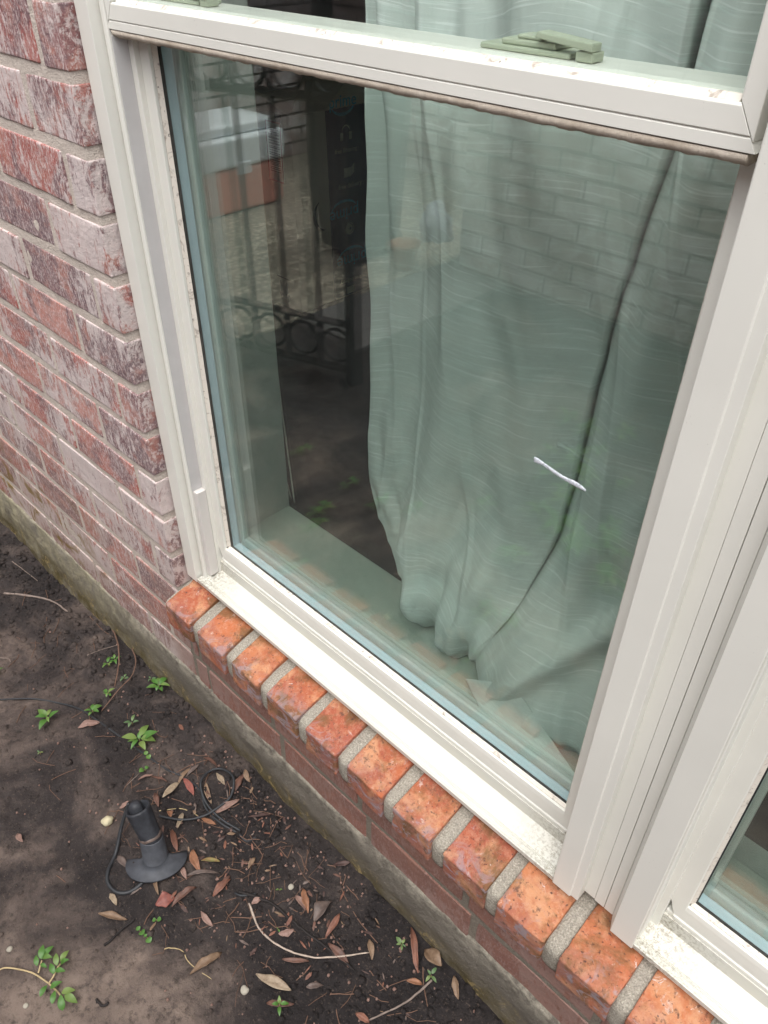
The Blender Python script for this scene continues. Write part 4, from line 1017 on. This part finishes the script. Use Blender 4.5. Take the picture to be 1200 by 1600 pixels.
for P_, r_, c, lab in TWIGS:
    pts = [Vector((x, y, gz(x, y)+r_*.35+.0008)) for x, y in P_]
    if lab.startswith(('curved brown root', 'longer vine')):
        for i in range(1, len(pts)-1): pts[i].z += .012
    pts = smooth_path(pts, 7); n = len(pts)
    pts = [p+Vector((random.uniform(-1, 1), random.uniform(-1, 1), random.uniform(-.3, .6)))*r_*.16 for p in pts]
    rr = [r_/2*(1-.35*i/n)*random.uniform(.85, 1.15) for i in range(n)]; rr[-1] *= .5
    o = MB().tube(pts, rr, 7).build('twig', m_twig[c], None, True)
    tag(o, lab, 'twig', 'twigs and roots on the soil')
cl = ['thin black cable running from the left edge to the footing litter', 'black cable coiled in a ring on the leaf litter', 'thick black lead looping down from the stake light', 'short end of black cable surfacing near the footing']
for i, P_ in enumerate(CABLES):
    r_ = (.0016, .0019, .0027, .0016)[i]
    pts = [Vector((x, y, gz(x, y)+r_*.7)) for x, y in P_]
    if i == 1:
        for k, q in enumerate(pts): q.z += .003+.005*sin(pi*k/(len(pts)-1))
    if i == 2:
        pts[0].z += .05; pts[1].z += .022; pts[-1].z += .006
    o = MB().tube(smooth_path(pts, 8), r_, 10).build('garden_cable', m_cable, None, True); tag(o, cl[i], 'cable', 'black cables of the stake light')

def leaf_blade(base, tip, wd, mat, parent, fold=.35, name='leaf', round_=False):
    base, tip = Vector(base), Vector(tip); d = tip-base; s_ = d.cross(ZUP)
    s_ = s_.normalized() if s_.length > 1e-6 else Vector((1, 0, 0)); u = s_.cross(d).normalized(); v, f = [], []; n = 7
    for i in range(n+1):
        q = i/n; hw = wd/2*((sin(pi*q)**.6) if round_ else (sin(pi*q**.8)**.9)) + .0002
        c = base+d*q+u*d.length*(.14*sin(pi*q)-.10*q*q)
        for j in (-1, 0, 1): v.append(c+s_*hw*j+u*abs(j)*hw*fold)
    for i in range(n):
        for j in range(2): f.append((i*3+j, i*3+j+1, (i+1)*3+j+1, (i+1)*3+j))
    return link(name, mesh(v, f, name), mat, parent, (0, 0, 0), True)
def seedling(x, y, r_, n, kind, label, grp='seedlings sprouting from the soil', h=None):
    z = gz(x, y); h = h or r_*random.uniform(.5, .9); top = Vector((x, y, z+h))
    e = empty('seedling', (x, y, z), label, 'seedling', grp)
    MB().tube([(x, y, z-.002), (x+.001, y, z+h*.5), top], [.0009, .0008, .0006], 5).build('stem', m_stem, e, True, loc=(0, 0, 0))
    mat = m_dull if kind == 'd' else m_green
    a0 = random.uniform(0, 6.28)
    for i in range(n):
        a = a0 + 2*pi*i/n + random.uniform(-.3, .3); q = r_*random.uniform(.5, 1.25)
        tip = top + Vector((cos(a)*q, sin(a)*q, q*random.uniform(-.15, .35)))
        b = top + Vector((cos(a), sin(a), .1))*q*.12 + Vector((0, 0, -h*.3*(i % 2)))
        leaf_blade(b, tip, q*(.95 if kind == 'r' else random.uniform(.28, .50)), mat, e, random.uniform(.1, .4), round_=kind == 'r')
for (x, y), r_, n, kind, lab in SEEDLINGS: seedling(x, y, r_, n, kind, lab)
sp = empty('leafy_sprig', (SPRIG_STEMS[0][0][0], SPRIG_STEMS[0][0][1], -.968), 'pale green compound leafed sprig lying at the lower left of the soil', 'plant')
for st_ in SPRIG_STEMS:
    MB().tube(smooth_path([(x, y, gz(x, y)+.006) for x, y in st_], 5), .0011, 6).build('stem', m_twig['straw'], sp, True, loc=(0, 0, 0))
for a, b in SPRIG_LEAVES:
    A = Vector((a[0], a[1], gz(*a)+.009)); B = Vector((b[0], b[1], gz(*b)+random.uniform(.008, .016)))
    leaf_blade(A, B, (B-A).length*.46, m_green, sp, .25)
# seedlings further out in the bed, seen mirrored in the glass
r2 = random.Random(11)
def out_seed(x, y, r_, lab='leafy seedling of the clump mirrored low at the right of the pane'): seedling(x, y, r_, 7, 'g', lab, 'seedlings behind the camera', h=r_*.8)
for k in range(13): out_seed(.29+r2.gauss(0, .06), -.66+r2.gauss(0, .055), r2.uniform(.028, .045))
for k in range(9): out_seed(.10+r2.gauss(0, .07), -.72+r2.gauss(0, .09), r2.uniform(.026, .042), 'leafy seedling mirrored beside the white smear on the glass')
for k in range(12): out_seed(.02+r2.gauss(0, .14), -1.0+r2.gauss(0, .12), r2.uniform(.025, .045), 'leafy seedling mirrored over the curtain, higher than the white smear')
for k in range(6): out_seed(-.35+r2.gauss(0, .15), -.45+r2.gauss(0, .06), r2.uniform(.018, .026), 'small seedling mirrored in the dark gap left of the curtain')

stone_m = simple('pale_stone', (.50, .45, .30), .9, .2, .2, 90, .5); chip_m = simple('white_chip', (.36, .33, .27), .9)
for i, ((x, y), r_, lab) in enumerate(STONES):
    bm = bmesh.new(); bmesh.ops.create_icosphere(bm, subdivisions=3, radius=r_)
    for v_ in bm.verts:
        p = v_.co; v_.co = p*(1+.25*float(fbm(p.x*120+i, p.y*120, p.z*120, 2))); v_.co.z *= .65
    me = bpy.data.meshes.new('pebble'); bm.to_mesh(me); bm.free()
    tag(link('pebble', me, stone_m if i == 0 else chip_m, None, (x, y, gz(x, y)+r_*.3), True), lab, 'stone')
# countless crumbs of soil, grit and leaf scraps
def scatter():
    mb, lf = MB(), {k: MB() for k in ('rust', 'brown', 'dusty', 'dark', 'tan')}
    tmpl = []
    for q in range(6):
        bm = bmesh.new(); bmesh.ops.create_icosphere(bm, subdivisions=2, radius=1)
        vv = np.array([v_.co[:] for v_ in bm.verts]); ff = [tuple(v_.index for v_ in f_.verts) for f_ in bm.faces]; bm.free()
        vv = vv*(1+.38*fbm(vv[:, 0]*1.7+q*5, vv[:, 1]*1.7, vv[:, 2]*1.7, 3))[:, None]; tmpl.append((vv, ff))
    V, Fc, nb_ = [], [], 0
    for k in range(2600):
        x = random.uniform(-.95, .72); y = -.014-abs(random.gauss(0, .085)) if k < 1900 else random.uniform(-.5, -.02)
        r_ = (.0014+.0050*random.random()**3)*(1 if k < 1900 else .6)
        vv, ff = tmpl[k % 6]; a = random.random()*6.28; c, s_ = cos(a), sin(a)
        q = np.stack([vv[:, 0]*c-vv[:, 1]*s_, vv[:, 0]*s_+vv[:, 1]*c, vv[:, 2]*.7], -1)*r_ + np.array([x, y, gz(x, y)+r_*.15])
        V.append(q); Fc += [tuple(i+nb_ for i in g_) for g_ in ff]; nb_ += len(vv)
    tag(link('soil_clods', mesh(np.concatenate(V), Fc), m_soil, None, None, True), kind='stuff', label='damp clods of dark soil crowded along the footing', cat='soil clods')
    V, Fc, nb_ = [], [], 0
    for k in range(360):
        x = random.gauss(.25, .22); y = -.02-abs(random.gauss(0, .13)); r_ = random.uniform(.0009, .0021)
        vv, ff = tmpl[k % 6]; V.append(vv*r_+np.array([x, y, gz(x, y)+r_*.5])); Fc += [tuple(i+nb_ for i in g_) for g_ in ff]; nb_ += len(vv)
    tag(link('seed_grit', mesh(np.concatenate(V), Fc), m_leaf['rose'], None, None, True), kind='stuff', label='tiny pinkish seeds and grit scattered on the dark soil', cat='grit')
    for k in range(4200):
        x = random.uniform(-.95, .72); y = -random.random()**1.3*.5-.012
        r_ = .0009+.0030*random.random()**4
        if random.random() < .5*max(0, (-y-.2)/.3): continue
        z = gz(x, y); a = random.random()*6
        pts = [(x+r_*cos(a+q)*random.uniform(.7, 1.2), y+r_*sin(a+q)*random.uniform(.7, 1.2), z+r_*random.uniform(0, .3)) for q in (0, 1.57, 3.14, 4.7)]
        mb.add(pts+[(x, y, z+r_*1.0), (x, y, z-r_)], [(0, 1, 4), (1, 2, 4), (2, 3, 4), (3, 0, 4), (1, 0, 5), (2, 1, 5), (3, 2, 5), (0, 3, 5)])
    tag(mb.build('soil_crumbs', m_soil), kind='stuff', label='loose crumbs of dark soil scattered over the bed', cat='soil crumbs')
    for k in range(150):
        if k < 90: x = random.gauss(.25, .09); y = -.13+random.gauss(0, .055)
        elif k < 190: x = random.gauss(.42, .09); y = -.10+random.gauss(0, .04)
        else: x = random.uniform(-.5, .65); y = random.uniform(-.34, -.02)
        if y > -.025: continue
        L = random.uniform(.004, .017)*(1 if k < 190 else .6); W = L*random.uniform(.12, .38); a = random.random()*6.28; z = gz(x, y)+.0018
        c, s_ = cos(a), sin(a); tl = random.uniform(-.35, .35)
        loc = [(-L/2, 0), (-L*.2, W/2), (L*.25, W*.4), (L/2, 0), (L*.2, -W/2), (-L*.25, -W*.4)]
        P_ = [(x+u*c-v_*s_, y+u*s_+v_*c, z+u*tl*.4+abs(v_)*.3+random.uniform(0, .001)) for u, v_ in loc]
        lf[random.choice(list(lf))].add(P_, [(0, 1, 5), (1, 2, 4, 5), (2, 3, 4)])
    for k, q in lf.items(): tag(q.build('leaf_scraps', m_leaf[k]), kind='stuff', label='torn %s scraps of leaf strewn on the soil' % {'rust': 'rust red', 'brown': 'brown', 'dusty': 'dusty grey', 'dark': 'dark wet', 'tan': 'tan'}[k], cat='leaf scraps')
    th = MB()
    for k in range(190):
        x = random.gauss(.25, .13) if k < 120 else random.uniform(-.6, .6); y = -.03-abs(random.gauss(.1, .07)); a = random.random()*6.28; L = random.uniform(.012, .045)
        p = [Vector((x+cos(a)*L*q+random.uniform(-1, 1)*L*.06, y+sin(a)*L*q+random.uniform(-1, 1)*L*.06, 0)) for q in (0, .35, .7, 1)]
        if max(q.y for q in p) > -.022: continue
        for q in p: q.z = gz(q.x, q.y)+.001+random.uniform(0, .002)
        th.tube(p, random.uniform(.0003, .0008), 4)
    tag(th.build('rootlets', m_twig['root']), kind='stuff', label='fine dark rootlets and stalks strewn on the soil', cat='rootlets')
scatter()

# ------------------------------------------------------------------ stake light
def lathe(prof, axis_a, axis_b, n=28, kk=.86):
    A, B = Vector(axis_a), Vector(axis_b); t = (B-A).normalized(); a = t.cross(Vector((1, 0, 0))).normalized(); b = t.cross(a); L = (B-A).length
    v, f = [], []
    for h, r_ in prof:
        for k in range(n): v.append(A+t*h*L+(a*cos(2*pi*k/n)+b*sin(2*pi*k/n))*r_*kk)
    m_ = len(prof)
    for i in range(m_-1):
        for k in range(n): f.append((i*n+k, i*n+(k+1) % n, (i+1)*n+(k+1) % n, (i+1)*n+k))
    return v, f
SB = Vector((0.1781, -0.2049, -0.9530)); SM = Vector((0.1689, -0.1988, -0.9100)); ST_ = Vector((0.1457, -0.1969, -0.8660))
KL = .86
light = empty('stake_light', tuple(SB), 'broken black plastic garden stake light standing in the soil', 'garden light')
v, f = lathe([(0, .0215), (0, .0230), (.06, .0225), (.10, .0202), (.97, .0192), (1, .0184), (1, .0160), (.3, .0155)], SB, SM)
MB().add(v, f).build('socket', m_plastic2, light, True, loc=(0, 0, 0))
# half-round flange, tilted towards the viewer
def flange():
    n = 30; v = []; t = (SM-SB).normalized(); a = Vector((.58, .81, 0)).normalized(); b = t.cross(a).normalized()
    if b.dot(Vector((.6, -.6, 0))) < 0: b = -b
    base = SB+t*.004
    for i in range(n+1):
        q = -.28+ (pi+.56)*i/n
        ro = .0430*(1-.05*sin(q)); v.append(base+a*cos(q)*.0172+b*sin(q)*.0172+t*.001); v.append(base+a*cos(q)*.0230+b*sin(q)*.0226-t*.003); v.append(base+a*cos(q)*ro+b*sin(q)*ro*.88-t*.006)
    m_ = len(v); v2 = [p-t*.0028 for p in v]; f = []
    for i in range(n):
        for j in range(2):
            p = 3*i+j; f.append((p, p+1, p+4, p+3)); f.append((m_+p+3, m_+p+4, m_+p+1, m_+p))
        p = 3*i; f.append((p+2, m_+p+2, m_+p+5, p+5)); f.append((p, p+3, m_+p+3, m_+p))
    for i in (0, n):
        p = 3*i; f.append((p, p+1, m_+p+1, m_+p)); f.append((p+1, p+2, m_+p+2, m_+p+1))
    MB().add(v+v2, f).build('flange', m_plastic2, light, True, loc=(0, 0, 0))
flange()
d = (ST_-SM)
v, f = lathe([(-.12, .0150), (-.10, .0172), (0, .0176), (.02, .0168), (.93, .0196), (1.0, .0198), (1.0, .0172), (.55, .0165), (.5, 0.001)], SM, ST_, 40)
# ribs round the head
for i, p in enumerate(v):
    k = i % 40
    if 3*40 <= i < 6*40 and k % 4 == 0:
        ax = SM + d*((Vector(p)-SM).dot(d)/d.length_squared); v[i] = ax+(Vector(p)-ax)*1.055
MB().add(v, f).build('head', m_plastic, light, True, loc=(0, 0, 0))
v, f = lathe([(.55, .0105), (.98, .0112), (1.06, .0100), (1.12, .0070), (1.14, .0005)], SM+Vector((-.004, -.001, 0)), ST_+Vector((-.0045, -.001, 0)), 18)
v = [p*1 + Vector((1, 1, 1))*.0008*float(vnoise(p.x*300, p.y*300, p.z*300)) for p in v]
MB().add(v, f).build('bulb_holder', m_plastic, light, True, loc=(0, 0, 0))
v, f = lathe([(0, .0180), (.06, .0192), (.1, .0178)], SM+d*.0, SM+d*1.0, 24)
v = [Vector(p)+Vector((0, 0, .002*float(vnoise(p.x*250, p.y*250, 1)))) for p in v]
MB().add(v, f).build('dirt_ring', m_leaf['dusty'], light, True, loc=(0, 0, 0))

# ------------------------------------------------------------------ the yard behind the camera, mirrored in the panes
def mat_aggregate():
    k = M('exposed_aggregate', .8, .3); wp = k.coord('Pos', False)
    vo = k.n('ShaderNodeTexVoronoi'); vo.inputs['Scale'].default_value = 48; k.l(wp, vo.inputs['Vector'])
    c_ = k.ramp(k.math('FRACT', k.math('MULTIPLY', k.noise(wp, 160, 1), 9.)), [(0, (.30, .21, .14)), (.3, (.50, .38, .27)), (.6, (.85, .78, .66)), (1, (.13, .09, .06))])
    edge = k.ramp(vo.outputs['Distance'], [(.30, 0.), (.55, .75)])
    k.col(k.mix(edge, c_, (.10, .085, .07))); k.bump(vo.outputs['Distance'], -.6, .004); return k.m
slab = MB(); slab.box((-3.6, -2.9, -1.10), (-1.08, -.53, -.957)); bevel(tag(slab.build('patio_slab', mat_aggregate()), kind='structure'), .006, 2)
MB_ = MB(); MB_.box((-1.075, -1.69, -1.10), (-.78, -.98, -.954)); bevel(tag(MB_.build('concrete_path', simple('worn_concrete', (.17, .155, .15), .9, .2, .2, 14, .3, .002)), kind='structure'), .006, 2)
def far_wall(label, x0, x1, y0, y1, z1, axis, face, gap=None):
    e = empty('brick_wall', ((x0+x1)/2, (y0+y1)/2, -1.1), label, 'wall')
    MB().box((x0, y0, -1.1), (x1, y1, z1)).build('mortar_backing', m_fmort, e, loc=(0, 0, 0))
    mb = MB(); k = 0; z = -1.09
    while z < z1-.06:
        if axis == 'x':
            x = x0-(.09 if k % 2 else 0)+.002
            while x < x1-.02:
                a, b = max(x, x0), min(x+.182, x1); y = face; j = random.uniform(-.0015, .0015)
                if b-a > .015: mb.box((a, y-.004+j, z), (b, y+.005+j, z+.056))
                x += .192
        else:
            y = y0-(.09 if k % 2 else 0)+.002
            while y < y1-.02:
                a, b = max(y, y0), min(y+.182, y1); j = random.uniform(-.0015, .0015)
                if b-a > .015: mb.box((face-.005+j, a, z), (face+.004+j, b, z+.056))
                y += .192
        z += P; k += 1
    tag(mb.build('brickwork', m_farbrick, e, loc=(0, 0, 0)), kind='stuff')
def mat_farbrick():
    k = M('whitewashed_brick', .9, .2); wp = k.coord('Pos', False)
    base = k.ramp(k.noise(wp, 5, 2, .5), [(.35, (.36, .27, .25)), (.5, (.58, .50, .47)), (.65, (.40, .30, .28))])
    base = k.mix(k.ramp(k.noise(wp, 9, 7, .65, .6), [(.46, 0.), (.60, .85)]), base, (.86, .84, .86)); k.col(base); return k.m
m_farbrick = mat_farbrick()
m_fmort = simple('sooty_mortar', (.13, .115, .105), .95, .1, .2, 30)
far_wall('pale bricked neighbour wall across the yard, mirrored in the glass', -1.02, 3.2, -1.92, -1.72, .95, 'x', -1.72)
far_wall('whitish brick wall closing the yard behind the cooler', -2.85, -2.65, -3.4, .00, .95, 'y', -2.65)
far_wall('brick wall at the back of the patio recess', -2.64, -1.03, -2.75, -2.55, .95, 'x', -2.55)
# iron gate
m_iron = simple('dark_green_black_iron', (.018, .024, .022), .45, .5, .3, 60)
G0 = Vector((-1.375, -.592, 0)); G1 = Vector((-.653, -.825, 0)); gd = (G1-G0).normalized()
gate = empty('iron_gate', tuple(G0+Vector((0, 0, -1.0))), 'black wrought iron gate with rings between its rails, mirrored in the glass', 'gate')
def bar(p, q, r_, nm='bar', sq=True): MB().tube([p, q], r_*1.25 if sq else r_, 4 if sq else 10).build(nm, m_iron, gate, not sq, loc=(0, 0, 0))
up_ = lambda p, z: Vector((p.x, p.y, z))
LG = (G1-G0).length
for z, r_ in ((-.930, .013), (-.795, .011), (-.240, .011), (-.135, .013)): bar(up_(G0, z), up_(G1, z), r_, 'rail')
bar(up_(G1, -.97), up_(G1, .10), .020, 'post'); bar(up_(G0, -.97), up_(G0, .10), .020, 'post')
nb = 7
for i in range(1, nb): p = G0+gd*LG*i/nb; bar(up_(p, -.930), up_(p, -.135), .0085, 'baluster')
for z in (-.8625, -.1875):
    for i in range(nb):
        c_ = G0+gd*LG*(i+.5)/nb; rr_ = .047 if z < -.5 else .042
        pts = [up_(c_, z)+gd*rr_*cos(2*pi*k/28)+Vector((0, 0, rr_*sin(2*pi*k/28))) for k in range(29)]
        MB().tube(pts, .0055, 6, False).build('ring', m_iron, gate, True, loc=(0, 0, 0))
# cooler chest
cool = empty('cooler_chest', (-2.25, -1.55, -.956), 'coral and white picnic cooler on the patio, mirrored in the glass', 'cooler')
m_coral = simple('faded_coral_plastic', (.66, .26, .20), .5, .4, .05, 10); m_lid = simple('white_cooler_plastic', (.78, .80, .84), .45, .4, .04, 10)
def rbox(a, b, mat, nm, bv): o = MB().box(a, b).build(nm, mat, cool, loc=(0, 0, 0)); return bevel(o, bv, 4)
rbox((-2.42, -1.756, -.956), (-2.08, -1.340, -.775), m_coral, 'body', .02)
rbox((-2.43, -1.768, -.774), (-2.07, -1.328, -.655), m_lid, 'lid', .018); rbox((-2.40, -1.742, -.654), (-2.10, -1.355, -.612), m_lid, 'lid_top', .014)
rbox((-2.069, -1.57, -.800), (-2.060, -1.52, -.752), m_lid, 'latch', .003); rbox((-2.32, -1.3395, -.84), (-2.18, -1.325, -.80), m_lid, 'handle', .004)
# plastic pot and a crumpled bag by the wall
v, f = lathe([(0, .001), (0, .042), (.82, .056), (.82, .062), (1, .063), (1, .055), (.3, .045), (.3, .001)], (-1.14, -1.55, -.956), (-1.14, -1.55, -.86), 24)
tag(MB().add(v, f).build('flower_pot', simple('terracotta', (.50, .20, .09), .8), None, True), 'terracotta pot beside the yard wall, mirrored beside the curtain edge', 'pot')
bn = empty('clutter_standin', (-1.38, -1.56, -.955), 'added black container standing for unidentified dark clutter, mirrored beside the curtain edge', 'bin')  # added black shape for unidentified clutter, darkens the mirrored gap by the curtain
m_clutter = simple('clutter_black', (.018, .019, .022), .45, .4, .1, 10)
a_ = [(-1.49, -1.66), (-1.27, -1.66), (-1.27, -1.44), (-1.49, -1.44)]; c__ = [(-1.52, -1.69), (-1.24, -1.69), (-1.24, -1.41), (-1.52, -1.41)]
bevel(MB().loft([(x, y, -.93) for x, y in a_], [(x, y, -.36) for x, y in c__]).build('body', m_clutter, bn, loc=(0, 0, 0)), .02, 3)
bevel(MB().loft([(x*1.0, y, -.359) for x, y in c__], [(x+(.03 if x < -1.4 else -.03), y+(.03 if y < -1.55 else -.03), -.31) for x, y in c__]).build('lid', m_clutter, bn, loc=(0, 0, 0)), .012, 3)
for y in (-1.63, -1.47): MB().tube([(-1.30, y-.02, -.905), (-1.30, y+.02, -.905)], .05, 20).build('wheel', m_clutter, bn, loc=(0, 0, 0))
bm = bmesh.new(); bmesh.ops.create_icosphere(bm, subdivisions=4, radius=.065)
for v_ in bm.verts:
    p = v_.co.copy(); v_.co = p*(1+.35*float(fbm(p.x*24, p.y*24, p.z*24, 3))); v_.co.z = max(v_.co.z*1.15, -.055)
me = bpy.data.meshes.new('bag'); bm.to_mesh(me); bm.free()
tag(link('plastic_bag', me, simple('pale_plastic_bag', (.6, .62, .7), .35, .5, .04, 8), None, (-1.06, -1.62, -.80), True), 'crumpled white plastic bag slumped at the corner of the yard wall', 'bag')
